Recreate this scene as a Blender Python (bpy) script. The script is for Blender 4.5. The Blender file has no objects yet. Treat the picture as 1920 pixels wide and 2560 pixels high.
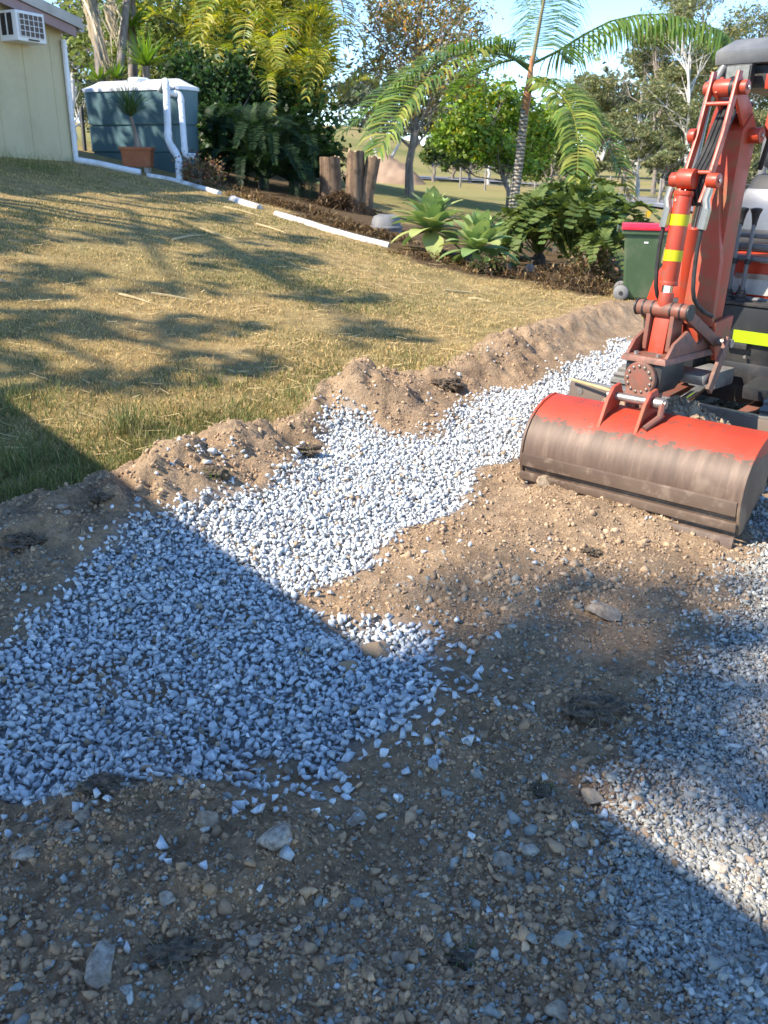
import bpy, bmesh, math, random
import numpy as np
from mathutils import Vector, Matrix

random.seed(7)
RNG = np.random.default_rng(11)
scene = bpy.context.scene
COL = scene.collection

# ------------------------------------------------------------------ camera
FPX, PITCH, ROLL, CAMH = 2200.0, math.radians(21.35), math.radians(0.8), 1.55
_F = np.array([0, math.cos(PITCH), -math.sin(PITCH)])
_U0 = np.array([0, math.sin(PITCH), math.cos(PITCH)])
_R0 = np.array([1.0, 0, 0])
_R = _R0 * math.cos(ROLL) + _U0 * math.sin(ROLL)
_U = _U0 * math.cos(ROLL) - _R0 * math.sin(ROLL)
_C = np.array([0, 0, CAMH])
cam_data = bpy.data.cameras.new('camera')
cam = bpy.data.objects.new('camera', cam_data)
COL.objects.link(cam)
cam_data.sensor_fit = 'VERTICAL'
cam_data.sensor_height = 36.0
cam_data.lens = FPX / 2560.0 * 36.0
cam_data.clip_start = 0.05
cam_data.clip_end = 3000
cam_data.dof.use_dof = True
cam_data.dof.focus_distance = 3.3
cam_data.dof.aperture_fstop = 7.5
cam.matrix_world = Matrix(((_R[0], _U[0], -_F[0], 0), (_R[1], _U[1], -_F[1], 0), (_R[2], _U[2], -_F[2], CAMH), (0, 0, 0, 1)))
scene.camera = cam

# ------------------------------------------------------------------ sky, sun, exposure
SUN_EL = math.radians(43)
SUN_H = np.array([-0.93, -0.37]); SUN_H = SUN_H / np.linalg.norm(SUN_H)
SUN = np.array([SUN_H[0] * math.cos(SUN_EL), SUN_H[1] * math.cos(SUN_EL), math.sin(SUN_EL)])   # towards the sun
world = bpy.data.worlds.new('World')
scene.world = world
world.use_nodes = True
wn = world.node_tree
bg = wn.nodes['Background']
sky = wn.nodes.new('ShaderNodeTexSky')
sky.sky_type = 'NISHITA'
sky.sun_disc = False
sky.sun_elevation = SUN_EL
sky.sun_rotation = math.atan2(SUN_H[0], SUN_H[1])
sky.air_density = 0.66
sky.dust_density = 0.0
sky.ozone_density = 1.0
sky.altitude = 0
hs = wn.nodes.new('ShaderNodeHueSaturation'); hs.inputs['Saturation'].default_value = 1.16
wn.links.new(sky.outputs[0], hs.inputs['Color']); wn.links.new(hs.outputs[0], bg.inputs[0])
bg.inputs[1].default_value = 0.15
sun_data = bpy.data.lights.new('sun', 'SUN')
sun_data.energy = 3.4
sun_data.angle = math.radians(0.6)
sun_data.color = (1.0, 0.91, 0.77)
sun = bpy.data.objects.new('sun', sun_data)
COL.objects.link(sun)
sun.rotation_euler = Vector(SUN).to_track_quat('Z', 'Y').to_euler()
scene.view_settings.view_transform = 'Standard'
scene.view_settings.look = 'None'
scene.view_settings.gamma = 1.0
scene.view_settings.exposure = 1.52
scene.cycles.use_denoising = True
scene.cycles.max_bounces = 6
scene.cycles.transparent_max_bounces = 8

# ------------------------------------------------------------------ helpers
def ray(px, py):
    return _F + _R * (px - 960) / FPX - _U * (py - 1280) / FPX
def P(px, py, depth):
    return _C + ray(px, py) * depth
def PZ(px, py, z):
    d = ray(px, py)
    return _C + d * ((z - CAMH) / d[2])

def sstep(x, a, b):
    t = np.clip((np.asarray(x, float) - a) / (b - a), 0, 1)
    return t * t * (3 - 2 * t)

def base_h(x, y):
    x = np.asarray(x, float); y = np.asarray(y, float)
    p = -0.18 - 0.18 * x + 0.05 * y
    k = 0.25
    p = np.log1p(np.exp(np.clip(p / k, -30, 30))) * k - 0.02
    p = -np.log(np.exp(-np.clip(p, -5, 40) / 0.3) + np.exp(-2.3 / 0.3)) * 0.3
    p = p * sstep(y, 2.5, 9.0) * (1 - sstep(y, 22, 48) * 0.9)
    far = 6.5 * sstep(y, 45, 150) * sstep(-x, -22, 8) + 3.0 * sstep(y, 90, 260)
    return p + far

def G(px, py, tmax=400.0):
    d = ray(px, py)
    ts = np.concatenate([np.arange(0.8, 30, 0.01), np.arange(30, tmax, 0.2)])
    q = _C[None, :] + ts[:, None] * d[None, :]
    below = q[:, 2] < base_h(q[:, 0], q[:, 1])
    i = int(np.argmax(below)) if below.any() else len(ts) - 1
    return q[i]

def sd_poly(pts, X, Y):
    """signed distance to a closed polygon, negative inside"""
    pts = np.asarray(pts)[:, :2]
    d2 = np.full(X.shape, 1e18)
    inside = np.zeros(X.shape, bool)
    n = len(pts)
    for i in range(n):
        a = pts[i]; b = pts[(i + 1) % n]
        e = b - a
        wx = X - a[0]; wy = Y - a[1]
        t = np.clip((wx * e[0] + wy * e[1]) / (e @ e + 1e-12), 0, 1)
        d2 = np.minimum(d2, (wx - e[0] * t) ** 2 + (wy - e[1] * t) ** 2)
        c = ((a[1] > Y) != (b[1] > Y))
        xi = e[0] * (Y - a[1]) / (e[1] if abs(e[1]) > 1e-12 else 1e-12) + a[0]
        inside ^= c & (X < xi)
    d = np.sqrt(d2)
    return np.where(inside, -d, d)

def _hash(ix, iy, s):
    h = (ix.astype(np.int64) * 374761393 + iy.astype(np.int64) * 668265263 + s * 974711) & 0x7fffffff
    h = ((h ^ (h >> 13)) * 1274126177) & 0x7fffffff
    return ((h ^ (h >> 16)) & 0xffff) / 65535.0
def vnoise(x, y, s=0):
    x = np.asarray(x, float); y = np.asarray(y, float)
    ix = np.floor(x); iy = np.floor(y)
    fx = x - ix; fy = y - iy
    fx = fx * fx * (3 - 2 * fx); fy = fy * fy * (3 - 2 * fy)
    a = _hash(ix, iy, s); b = _hash(ix + 1, iy, s); c = _hash(ix, iy + 1, s); d = _hash(ix + 1, iy + 1, s)
    return (a * (1 - fx) + b * fx) * (1 - fy) + (c * (1 - fx) + d * fx) * fy
def fbm(x, y, s=0, oct=4):
    v = 0; a = 0.5; t = 0
    for o in range(oct):
        v = v + a * vnoise(x * 2 ** o + 13.7 * o, y * 2 ** o - 7.1 * o, s + o); t += a; a *= 0.5
    return v / t

# ---- materials
def srgb(r, g, b):
    def c(v):
        v /= 255.0
        return v / 12.92 if v <= 0.04045 else ((v + 0.055) / 1.055) ** 2.4
    return (c(r), c(g), c(b), 1.0)

class NT:
    def __init__(self, name):
        self.m = bpy.data.materials.new(name); self.m.use_nodes = True
        self.t = self.m.node_tree
        self.b = self.t.nodes['Principled BSDF']
        self.out = self.t.nodes['Material Output']
    def n(self, typ, **kw):
        nd = self.t.nodes.new(typ)
        for k, v in kw.items():
            setattr(nd, k, v)
        return nd
    def l(self, a, b): self.t.links.new(a, b)
    def attr(self, name):
        a = self.n('ShaderNodeAttribute'); a.attribute_name = name; return a
    def noise(self, scale, detail=4, rough=0.55, coord='Object', vec=None, stretch=None):
        nz = self.n('ShaderNodeTexNoise'); nz.inputs['Scale'].default_value = scale
        nz.inputs['Detail'].default_value = detail; nz.inputs['Roughness'].default_value = rough
        if vec is None:
            tc = self.n('ShaderNodeTexCoord'); vec = tc.outputs[coord]
        if stretch:
            mp = self.n('ShaderNodeMapping'); mp.inputs['Scale'].default_value = stretch
            self.l(vec, mp.inputs['Vector']); vec = mp.outputs[0]
        self.l(vec, nz.inputs['Vector']); return nz
    def ramp(self, fac, stops):
        r = self.n('ShaderNodeValToRGB')
        e = r.color_ramp.elements
        while len(e) < len(stops): e.new(0.5)
        for i, (p, c) in enumerate(stops):
            e[i].position = p; e[i].color = c if len(c) == 4 else (*c, 1)
        self.l(fac, r.inputs[0]); return r
    def mix(self, fac, a, b, mode='MIX'):
        m = self.n('ShaderNodeMix'); m.data_type = 'RGBA'; m.blend_type = mode
        for v, idx in ((fac, 0), (a, 6), (b, 7)):
            if isinstance(v, (int, float)): m.inputs[idx].default_value = v
            elif isinstance(v, tuple): m.inputs[idx].default_value = v if len(v) == 4 else (*v, 1)
            else: self.l(v, m.inputs[idx])
        return m.outputs[2]
    def math(self, op, a, b=None):
        m = self.n('ShaderNodeMath'); m.operation = op
        for v, i in ((a, 0), (b, 1)):
            if v is None: continue
            if isinstance(v, (int, float)): m.inputs[i].default_value = v
            else: self.l(v, m.inputs[i])
        return m.outputs[0]
    def bump(self, height, strength, dist=0.01):
        b = self.n('ShaderNodeBump'); b.inputs['Strength'].default_value = strength; b.inputs['Distance'].default_value = dist
        self.l(height, b.inputs['Height']); self.l(b.outputs[0], self.b.inputs['Normal']); return b
    def rough(self, v): self.b.inputs['Roughness'].default_value = v
    def spec(self, v): self.b.inputs['Specular IOR Level'].default_value = v

MATS = {}
def mat(name, c1, c2=None, scale=8.0, rough=0.6, metal=0.0, bump=0.0, bscale=40.0, lo=0.35, hi=0.65, stretch=None, spec=0.4, dirt=None, dscale=3.0, damt=0.5):
    """plain two-tone procedural material with fine relief and optional dirt blotches"""
    if name in MATS: return MATS[name]
    t = NT(name)
    t.rough(rough); t.spec(spec); t.b.inputs['Metallic'].default_value = metal
    c2 = c2 or c1
    nz = t.noise(scale, 5, stretch=stretch)
    col = t.ramp(nz.outputs['Fac'], [(lo, c1), (hi, c2)]).outputs[0]
    if dirt:
        dn = t.noise(dscale, 7, 0.7)
        f = t.ramp(dn.outputs['Fac'], [(0.48, (0, 0, 0, 1)), (0.66, (1, 1, 1, 1))]).outputs[0]
        col = t.mix(t.math('MULTIPLY', f, damt), col, dirt)
    t.l(col, t.b.inputs['Base Color'])
    if bump:
        bn = t.noise(bscale, 6, 0.65, stretch=stretch)
        t.bump(bn.outputs['Fac'], bump, 0.01)
    MATS[name] = t.m
    return t.m

def leaf_mat(name, rough=0.5, trans=0.35, spec=0.35):
    """leaf: colour from the leaf's own tint, part of the light shines through"""
    t = NT(name)
    a = t.attr('tint')
    t.l(a.outputs['Color'], t.b.inputs['Base Color']); t.rough(rough); t.spec(spec)
    tr = t.n('ShaderNodeBsdfTranslucent')
    hsv = t.n('ShaderNodeHueSaturation'); hsv.inputs['Saturation'].default_value = 1.15; hsv.inputs['Value'].default_value = 1.25
    t.l(a.outputs['Color'], hsv.inputs['Color']); t.l(hsv.outputs[0], tr.inputs['Color'])
    ms = t.n('ShaderNodeMixShader'); ms.inputs[0].default_value = trans
    t.l(t.b.outputs[0], ms.inputs[1]); t.l(tr.outputs[0], ms.inputs[2]); t.l(ms.outputs[0], t.out.inputs['Surface'])
    MATS[name] = t.m
    return t.m

# ---- objects
def tag(o, label=None, cat=None, group=None, kind=None):
    if label: o['label'] = label
    if cat: o['category'] = cat
    if group: o['group'] = group
    if kind: o['kind'] = kind
    return o
def empty(name, loc=(0, 0, 0), rz=0.0, label=None, cat=None, group=None):
    o = bpy.data.objects.new(name, None); COL.objects.link(o)
    o.empty_display_size = 0.1
    o.location = tuple(float(v) for v in loc); o.rotation_euler = (0, 0, rz)
    return tag(o, label, cat, group)
def link(name, me, parent=None, loc=None):
    o = bpy.data.objects.new(name, me); COL.objects.link(o)
    if parent is not None: o.parent = parent
    if loc is not None: o.location = tuple(float(v) for v in loc)
    return o

def np_mesh(name, V, F, material, tint=None, smooth=False, attrs=None):
    """V (N,3), F (M,k) arrays -> mesh; tint (N,3) -> colour attribute"""
    me = bpy.data.meshes.new(name)
    V = np.ascontiguousarray(V, np.float32); F = np.ascontiguousarray(F, np.int32)
    k = F.shape[1]
    me.vertices.add(len(V)); me.vertices.foreach_set('co', V.ravel())
    me.loops.add(F.size); me.loops.foreach_set('vertex_index', F.ravel())
    me.polygons.add(len(F)); me.polygons.foreach_set('loop_start', np.arange(0, F.size, k, dtype=np.int32))
    if smooth: me.polygons.foreach_set('use_smooth', np.ones(len(F), bool))
    if tint is not None:
        ca = me.color_attributes.new('tint', 'FLOAT_COLOR', 'POINT')
        c = np.ones((len(V), 4), np.float32); c[:, :3] = tint
        ca.data.foreach_set('color', c.ravel())
    for an, av in (attrs or {}).items():
        at = me.attributes.new(an, 'FLOAT', 'POINT'); at.data.foreach_set('value', np.ascontiguousarray(av, np.float32))
    me.materials.append(material)
    me.update(calc_edges=True); me.validate()
    return me

def basis(d):
    d = np.asarray(d, float); d = d / (np.linalg.norm(d) + 1e-12)
    a = np.array([0, 0, 1.0]) if abs(d[2]) < 0.95 else np.array([1.0, 0, 0])
    u = np.cross(a, d); u /= np.linalg.norm(u)
    return u, np.cross(d, u), d

class MB:
    def __init__(self): self.v = []; self.f = []
    def add(self, verts, faces):
        b = len(self.v); self.v += [tuple(map(float, p)) for p in verts]; self.f += [tuple(b + i for i in q) for q in faces]; return self
    def box(self, c, s, rot=None):
        x, y, z = s[0] / 2, s[1] / 2, s[2] / 2
        vs = [(-x, -y, -z), (x, -y, -z), (x, y, -z), (-x, y, -z), (-x, -y, z), (x, -y, z), (x, y, z), (-x, y, z)]
        if rot is not None:
            m = rot.to_3x3() if not isinstance(rot, tuple) else (Matrix.Rotation(rot[2], 3, 'Z') @ Matrix.Rotation(rot[1], 3, 'Y') @ Matrix.Rotation(rot[0], 3, 'X'))
            vs = [tuple(m @ Vector(p)) for p in vs]
        vs = [(p[0] + c[0], p[1] + c[1], p[2] + c[2]) for p in vs]
        return self.add(vs, [(0, 3, 2, 1), (4, 5, 6, 7), (0, 1, 5, 4), (1, 2, 6, 5), (2, 3, 7, 6), (3, 0, 4, 7)])
    def beam(self, p0, p1, w, h, up=(0, 0, 1)):
        p0 = np.array(p0, float); p1 = np.array(p1, float); d = p1 - p0; d /= np.linalg.norm(d)
        u = np.cross(np.array(up, float), d); u /= np.linalg.norm(u); n = np.cross(d, u)
        vs = []
        for p in (p0, p1):
            for a, b in ((-1, -1), (1, -1), (1, 1), (-1, 1)): vs.append(p + u * a * w / 2 + n * b * h / 2)
        return self.add(vs, [(0, 3, 2, 1), (4, 5, 6, 7), (0, 1, 5, 4), (1, 2, 6, 5), (2, 3, 7, 6), (3, 0, 4, 7)])
    def tube(self, pts, r, seg=10, cap=True):
        pts = [np.array(p, float) for p in pts]; n = len(pts)
        r = [r] * n if not hasattr(r, '__len__') else list(r)
        vs = []; u = None
        for i in range(n):
            d = pts[min(i + 1, n - 1)] - pts[max(i - 1, 0)]
            d = d / (np.linalg.norm(d) + 1e-12)
            if u is None: u, w, _ = basis(d)
            else:
                u = u - d * (u @ d); u /= np.linalg.norm(u) + 1e-12; w = np.cross(d, u)
            for k in range(seg):
                a = 2 * math.pi * k / seg
                vs.append(pts[i] + (u * math.cos(a) + w * math.sin(a)) * r[i])
        fs = []
        for i in range(n - 1):
            for k in range(seg):
                a = i * seg + k; b = i * seg + (k + 1) % seg
                fs.append((a, b, b + seg, a + seg))
        if cap:
            fs.append(tuple(reversed(range(seg)))); fs.append(tuple((n - 1) * seg + k for k in range(seg)))
        return self.add(vs, fs)
    def prism(self, poly, x0, x1, frame=None):
        """polygon in (y,z) pushed from x0 to x1"""
        n = len(poly)
        vs = [(x0, p[0], p[1]) for p in poly] + [(x1, p[0], p[1]) for p in poly]
        fs = [tuple(range(n)), tuple(reversed(range(n, 2 * n)))]
        fs += [(i, i + n, (i + 1) % n + n, (i + 1) % n) for i in range(n)]
        if frame is not None: vs = [tuple(frame @ Vector(p)) for p in vs]
        return self.add(vs, fs)
    def lathe(self, prof, c=(0, 0, 0), seg=20, axis='z'):
        vs = []; n = len(prof)
        for r, z in prof:
            for k in range(seg):
                a = 2 * math.pi * k / seg; x, y = r * math.cos(a), r * math.sin(a)
                q = {'z': (x, y, z), 'x': (z, x, y), 'y': (x, z, y)}[axis]
                vs.append((q[0] + c[0], q[1] + c[1], q[2] + c[2]))
        fs = []
        for i in range(n - 1):
            for k in range(seg):
                a = i * seg + k; b = i * seg + (k + 1) % seg; fs.append((a, b, b + seg, a + seg))
        fs.append(tuple(reversed(range(seg)))); fs.append(tuple((n - 1) * seg + k for k in range(seg)))
        return self.add(vs, fs)
    def mesh(self, name, material, smooth=None, bevel=0.0):
        bm = bmesh.new()
        vs = [bm.verts.new(p) for p in self.v]
        for f in self.f:
            try: bm.faces.new([vs[i] for i in f])
            except ValueError: pass
        bmesh.ops.recalc_face_normals(bm, faces=bm.faces)
        if bevel:
            ed = [e for e in bm.edges if len(e.link_faces) == 2 and e.calc_face_angle(0) > 0.5]
            bmesh.ops.bevel(bm, geom=ed, offset=bevel, segments=2, profile=0.6, affect='EDGES', clamp_overlap=True)
        me = bpy.data.meshes.new(name); bm.to_mesh(me); bm.free()
        me.materials.append(material)
        if smooth is not None:
            me.polygons.foreach_set('use_smooth', np.ones(len(me.polygons), bool)); me.set_sharp_from_angle(angle=math.radians(smooth))
        return me
    def obj(self, name, material, parent=None, smooth=None, bevel=0.0):
        return link(name, self.mesh(name, material, smooth, bevel), parent)
# ------------------------------------------------------------------ ground zones
def W2(pts): return [G(a, b)[:2] for a, b in pts]
GRAVEL = W2([(-350, 1800), (0, 1570), (120, 1480), (260, 1385), (340, 1335), (420, 1290), (500, 1258), (640, 1222), (720, 1165), (790, 1110), (800, 1065), (815, 1035), (930, 1055), (980, 1082), (1100, 1080), (1120, 1015), (1200, 985), (1350, 945), (1450, 905), (1500, 875), (1505, 855), (1560, 845), (1700, 850),
             (1900, 900), (1700, 1000), (1330, 1130), (1215, 1172), (1180, 1230), (1110, 1290), (1000, 1362), (900, 1430), (790, 1480), (770, 1505), (840, 1555), (980, 1520), (1075, 1560), (1090, 1640), (1100, 1750), (1060, 1840), (950, 1870), (890, 1950), (800, 2010), (620, 2020), (520, 1985), (420, 1960), (330, 1975), (200, 2005), (0, 2030), (-350, 2050)])
LAWN_EDGE = [(-500, 1500), (0, 1300), (100, 1265), (162, 1240), (249, 1205), (370, 1164), (492, 1118), (608, 1092), (770, 1037), (800, 990), (850, 960), (1000, 945), (1080, 935), (1180, 895), (1240, 858), (1400, 800), (1480, 770), (1560, 762), (1640, 765), (1760, 745)]
DUG = W2(LAWN_EDGE) + [np.array(p) for p in ((12, 13), (12, -4), (-8, -4), (-8, 2.5))]
DRIVE = W2([(2100, 1130), (1960, 1240), (1890, 1330), (1850, 1480), (1760, 1640), (1620, 1820), (1570, 1980), (1600, 2150), (1580, 2320), (1640, 2560)]) + [np.array(p) for p in ((0.75, 0.7), (0.9, -2), (9, -2), (9, 9), (4.6, 8))]
BED = W2([(420, 415), (560, 462), (700, 520), (830, 570), (970, 618), (1050, 660), (1180, 690), (1330, 705), (1480, 745), (1560, 700), (1560, 560), (1300, 560), (1000, 560), (860, 500), (760, 420), (600, 380)])
ROADLINE = None
HEAP = G(1500, 1265); HEAP2 = G(1180, 1400); HOLE = [(G(965, 985), 0.16, 0.10), (G(745, 1120), 0.12, 0.08), (G(1090, 975), 0.2, 0.07), (G(1230, 955), 0.25, 0.06)]
HUMPS = [(G(860, 1015), 0.28, 0.12), (G(1010, 1020), 0.28, 0.10), (G(640, 1160), 0.3, 0.08), (G(450, 1240), 0.3, 0.10), (G(200, 1340), 0.35, 0.08), (G(1300, 890), 0.4, 0.08), (G(280, 1340), 0.2, 0.06),
         (G(640, 2170), 0.13, 0.035), (G(300, 2020), 0.16, 0.04), (G(120, 2230), 0.25, 0.03), (G(1050, 1800), 0.2, 0.03), (G(1500, 1750), 0.25, 0.025), (G(820, 1620), 0.08, 0.03), (G(450, 2300), 0.1, 0.03)]

def zones(x, y):
    x = np.asarray(x, float); y = np.asarray(y, float)
    j1 = (fbm(x * 3, y * 3, 3) - 0.5) * 0.22 + (fbm(x * 14, y * 14, 5) - 0.5) * 0.10
    g = sd_poly(GRAVEL, x, y) + j1 * 0.9
    d = sd_poly(DUG, x, y) + j1
    r = sd_poly(DRIVE, x, y) + j1 * 1.5
    b = sd_poly(BED, x, y) + j1
    return g, d, r, b

def terrain(x, y, z=None):
    x = np.asarray(x, float); y = np.asarray(y, float)
    g, d, r, b = zones(x, y) if z is None else z
    h = base_h(x, y)
    near = 1 - sstep(y, 11, 20)
    soil = sstep(-d, -0.02, 0.06) * sstep(g, -0.02, 0.08) * near
    n1 = fbm(x * 2.2, y * 2.2, 21); n2 = fbm(x * 9, y * 9, 22); n3 = fbm(x * 38, y * 38, 23)
    berm = np.exp(-((d + 0.26) / 0.20) ** 2) * (0.02 + 0.09 * n1 + 0.07 * n2) * sstep(g, -0.05, 0.12) * sstep(y, 1.5, 3) * near
    h = h + berm
    h = h + soil * ((n1 - 0.5) * 0.07 + (n2 - 0.5) * 0.045 + (n3 - 0.5) * 0.034) * (1 - 0.75 * sstep(-r, 0, 0.2))
    h = h + sstep(-g, 0, 0.10) * (-0.03 + (n1 - 0.5) * 0.05 + (n2 - 0.5) * 0.025) * near
    grass = sstep(d, 0, 0.1)
    h = h + grass * ((n1 - 0.5) * 0.06 + (n2 - 0.5) * 0.02) * near
    h = h + 0.065 * np.exp(-(((x - HEAP[0]) * 0.75 + (y - HEAP[1]) * -0.66) / 0.5) ** 2 - (((x - HEAP[0]) * 0.66 + (y - HEAP[1]) * 0.75) / 0.24) ** 2) * (0.6 + 0.8 * n2)
    h = h + 0.05 * np.exp(-((x - HEAP2[0]) ** 2 + (y - HEAP2[1]) ** 2) / 0.3 ** 2)
    for p, s, a in HOLE: h = h - a * np.exp(-((x - p[0]) ** 2 + ((y - p[1]) * 1.6) ** 2) / s ** 2) * (0.4 + 1.2 * n2)
    for p, s, a in HUMPS: h = h + a * np.exp(-((x - p[0]) ** 2 + (y - p[1]) ** 2) / s ** 2) * (0.5 + n2)
    return h
def TZ(x, y): return float(terrain(np.array([x]), np.array([y]))[0])
def T(px, py):
    p = G(px, py); return np.array([p[0], p[1], TZ(p[0], p[1])])

def axis_lines(lo, hi, dense_lo, dense_hi, step, grow):
    a = list(np.arange(dense_lo, dense_hi, step)); s = step; v = dense_hi
    while v < hi: a.append(v); s = min(s * grow, 14); v += s
    a.append(hi); s = step; v = dense_lo - step
    while v > lo: a.insert(0, v); s = min(s * grow, 14); v -= s
    a.insert(0, lo); return np.array(a)
gx = axis_lines(-420, 420, -3.0, 3.6, 0.02, 1.07)
gy = axis_lines(-60, 620, 0.9, 6.6, 0.02, 1.035)
GX, GY = np.meshgrid(gx, gy)
_z = zones(GX, GY)
GZ = terrain(GX, GY, _z)
_g, _d, _r, _b = _z
nx, ny = len(gx), len(gy)
idx = np.arange(nx * ny).reshape(ny, nx)
GF = np.stack([idx[:-1, :-1], idx[:-1, 1:], idx[1:, 1:], idx[1:, :-1]], -1).reshape(-1, 4)

t = NT('ground_surface')
aG, aD, aB, aR, aV = t.attr('grass'), t.attr('drive'), t.attr('bed'), t.attr('shade_tint'), t.attr('stonebed')
tc = t.n('ShaderNodeTexCoord')
nA = t.noise(0.7, 5, vec=tc.outputs['Object']); nB = t.noise(5, 6, 0.65, vec=tc.outputs['Object']); nC = t.noise(55, 5, 0.7, vec=tc.outputs['Object']); nD = t.noise(0.06, 5, vec=tc.outputs['Object'])
soilc = t.ramp(nB.outputs['Fac'], [(0.28, (0.25, 0.17, 0.105, 1)), (0.5, (0.36, 0.25, 0.155, 1)), (0.72, (0.45, 0.325, 0.21, 1))]).outputs[0]
shade_soil = t.ramp(nB.outputs['Fac'], [(0.28, (0.25, 0.155, 0.084, 1)), (0.5, (0.37, 0.232, 0.13, 1)), (0.72, (0.46, 0.305, 0.18, 1))]).outputs[0]  # warmer soil colour for the shaded foreground, offsets its blue light
soilc = t.mix(aR.outputs['Fac'], soilc, shade_soil)
grit = t.ramp(nC.outputs['Fac'], [(0.32, (0.5, 0.5, 0.5, 1)), (0.68, (1.4, 1.36, 1.3, 1))]).outputs[0]
soilc = t.mix(0.7, soilc, grit, 'MULTIPLY')
dry = t.ramp(nB.outputs['Fac'], [(0.3, (0.21, 0.14, 0.062, 1)), (0.55, (0.40, 0.28, 0.12, 1)), (0.75, (0.50, 0.365, 0.18, 1))]).outputs[0]
grn = t.ramp(nB.outputs['Fac'], [(0.3, (0.085, 0.10, 0.030, 1)), (0.7, (0.20, 0.20, 0.065, 1))]).outputs[0]
gm = t.ramp(nA.outputs['Fac'], [(0.42, (0, 0, 0, 1)), (0.60, (1, 1, 1, 1))]).outputs[0]
lawn = t.mix(t.math('MULTIPLY', gm, 0.35), dry, grn)
far_g = t.ramp(nD.outputs['Fac'], [(0.35, (0.30, 0.225, 0.10, 1)), (0.5, (0.27, 0.23, 0.085, 1)), (0.65, (0.17, 0.17, 0.055, 1))]).outputs[0]
aF = t.attr('farfield')
lawn = t.mix(aF.outputs['Fac'], lawn, far_g)
col = t.mix(aG.outputs['Fac'], soilc, lawn)
mulch = t.ramp(nC.outputs['Fac'], [(0.35, (0.05, 0.033, 0.02, 1)), (0.65, (0.16, 0.10, 0.055, 1))]).outputs[0]
col = t.mix(aB.outputs['Fac'], col, mulch)
dcol = t.ramp(nC.outputs['Fac'], [(0.3, (0.13, 0.14, 0.145, 1)), (0.7, (0.27, 0.285, 0.29, 1))]).outputs[0]
col = t.mix(aD.outputs['Fac'], col, dcol)
vcol = t.ramp(nC.outputs['Fac'], [(0.3, (0.22, 0.23, 0.24, 1)), (0.7, (0.42, 0.44, 0.46, 1))]).outputs[0]
col = t.mix(aV.outputs['Fac'], col, vcol)
t.l(col, t.b.inputs['Base Color']); t.rough(0.95); t.spec(0.15)
hsum = t.math('ADD', t.math('MULTIPLY', nB.outputs['Fac'], 0.6), nC.outputs['Fac'])
nE = t.noise(160, 4, 0.7, vec=tc.outputs['Object']); hsum = t.math('ADD', hsum, t.math('MULTIPLY', nE.outputs['Fac'], 0.35))
t.bump(hsum, 0.9, 0.02)
ground_mat = t.m
v1 = fbm(GX * 1.1, GY * 1.1, 41)
attrs = dict(grass=(sstep(_d, -0.03, 0.12)).ravel(),
             drive=(sstep(-_r, -0.15, 0.15) * sstep(_g, 0, 0.1)).ravel(),
             bed=(sstep(-_b, -0.1, 0.15) * 0.9).ravel(),
             shade_tint=(sstep(-GY, -3.3, -2.2) * 0.9 + sstep(-GX, 1.4, 2.4) * sstep(_d, -2, -0.3) * 0).clip(0, 1).ravel(),
             stonebed=(sstep(-_g, -0.01, 0.12) * 0.75 * sstep(fbm(GX * 4, GY * 4, 61), 0.25, 0.45) * (GY < 12)).ravel(),
             farfield=sstep(GY, 16, 24).ravel())
me = np_mesh('ground', np.stack([GX, GY, GZ], -1).reshape(-1, 3), GF, ground_mat, smooth=True, attrs=attrs)
tag(link('ground', me), kind='structure')

# ------------------------------------------------------------------ loose stones
def hull_shape(seed, n, flat=1.0):
    rs = random.Random(seed)
    bm = bmesh.new()
    for i in range(n):
        v = Vector((rs.gauss(0, 1), rs.gauss(0, 1), rs.gauss(0, 1))).normalized() * rs.uniform(0.7, 1.15)
        bm.verts.new((v.x, v.y, v.z * flat))
    res = bmesh.ops.convex_hull(bm, input=list(bm.verts))
    junk = [e for e in res['geom_interior'] if isinstance(e, bmesh.types.BMVert)]
    if junk: bmesh.ops.delete(bm, geom=junk, context='VERTS')
    bmesh.ops.triangulate(bm, faces=bm.faces)
    bm.verts.index_update()
    V = np.array([v.co[:] for v in bm.verts]); F = np.array([[v.index for v in f.verts] for f in bm.faces])
    bm.free(); return V, F
CHIPS = [hull_shape(i, 7 + i % 4) for i in range(24)]
CLODS = [hull_shape(100 + i, 11) for i in range(18)]

def rot_rand(n, flat=True):
    q = RNG.normal(size=(n, 4)); q /= np.linalg.norm(q, axis=1)[:, None]
    w, x, y, z = q.T
    return np.stack([1 - 2 * (y * y + z * z), 2 * (x * y - z * w), 2 * (x * z + y * w), 2 * (x * y + z * w), 1 - 2 * (x * x + z * z), 2 * (y * z - x * w), 2 * (x * z - y * w), 2 * (y * z + x * w), 1 - 2 * (x * x + y * y)], -1).reshape(n, 3, 3)

def scatter(name, bank, pos, size, tint, material, squash=(1, 0.8, 0.6)):
    n = len(pos); k = RNG.integers(0, len(bank), n); R = rot_rand(n)
    sq = np.array(squash)[None, :] * RNG.uniform(0.8, 1.2, (n, 3))
    VV, FF, TT = [], [], []; off = 0
    for b, (V, F) in enumerate(bank):
        s = np.where(k == b)[0]
        if not len(s): continue
        v = (V[None] * sq[s][:, None, :] * size[s][:, None, None]) @ np.transpose(R[s], (0, 2, 1)) + pos[s][:, None, :]
        f = F[None] + (np.arange(len(s)) * len(V))[:, None, None] + off
        VV.append(v.reshape(-1, 3)); FF.append(f.reshape(-1, 3)); TT.append(np.repeat(tint[s], len(V), 0)); off += len(s) * len(V)
    return np_mesh(name, np.concatenate(VV), np.concatenate(FF), material, tint=np.concatenate(TT))

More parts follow.
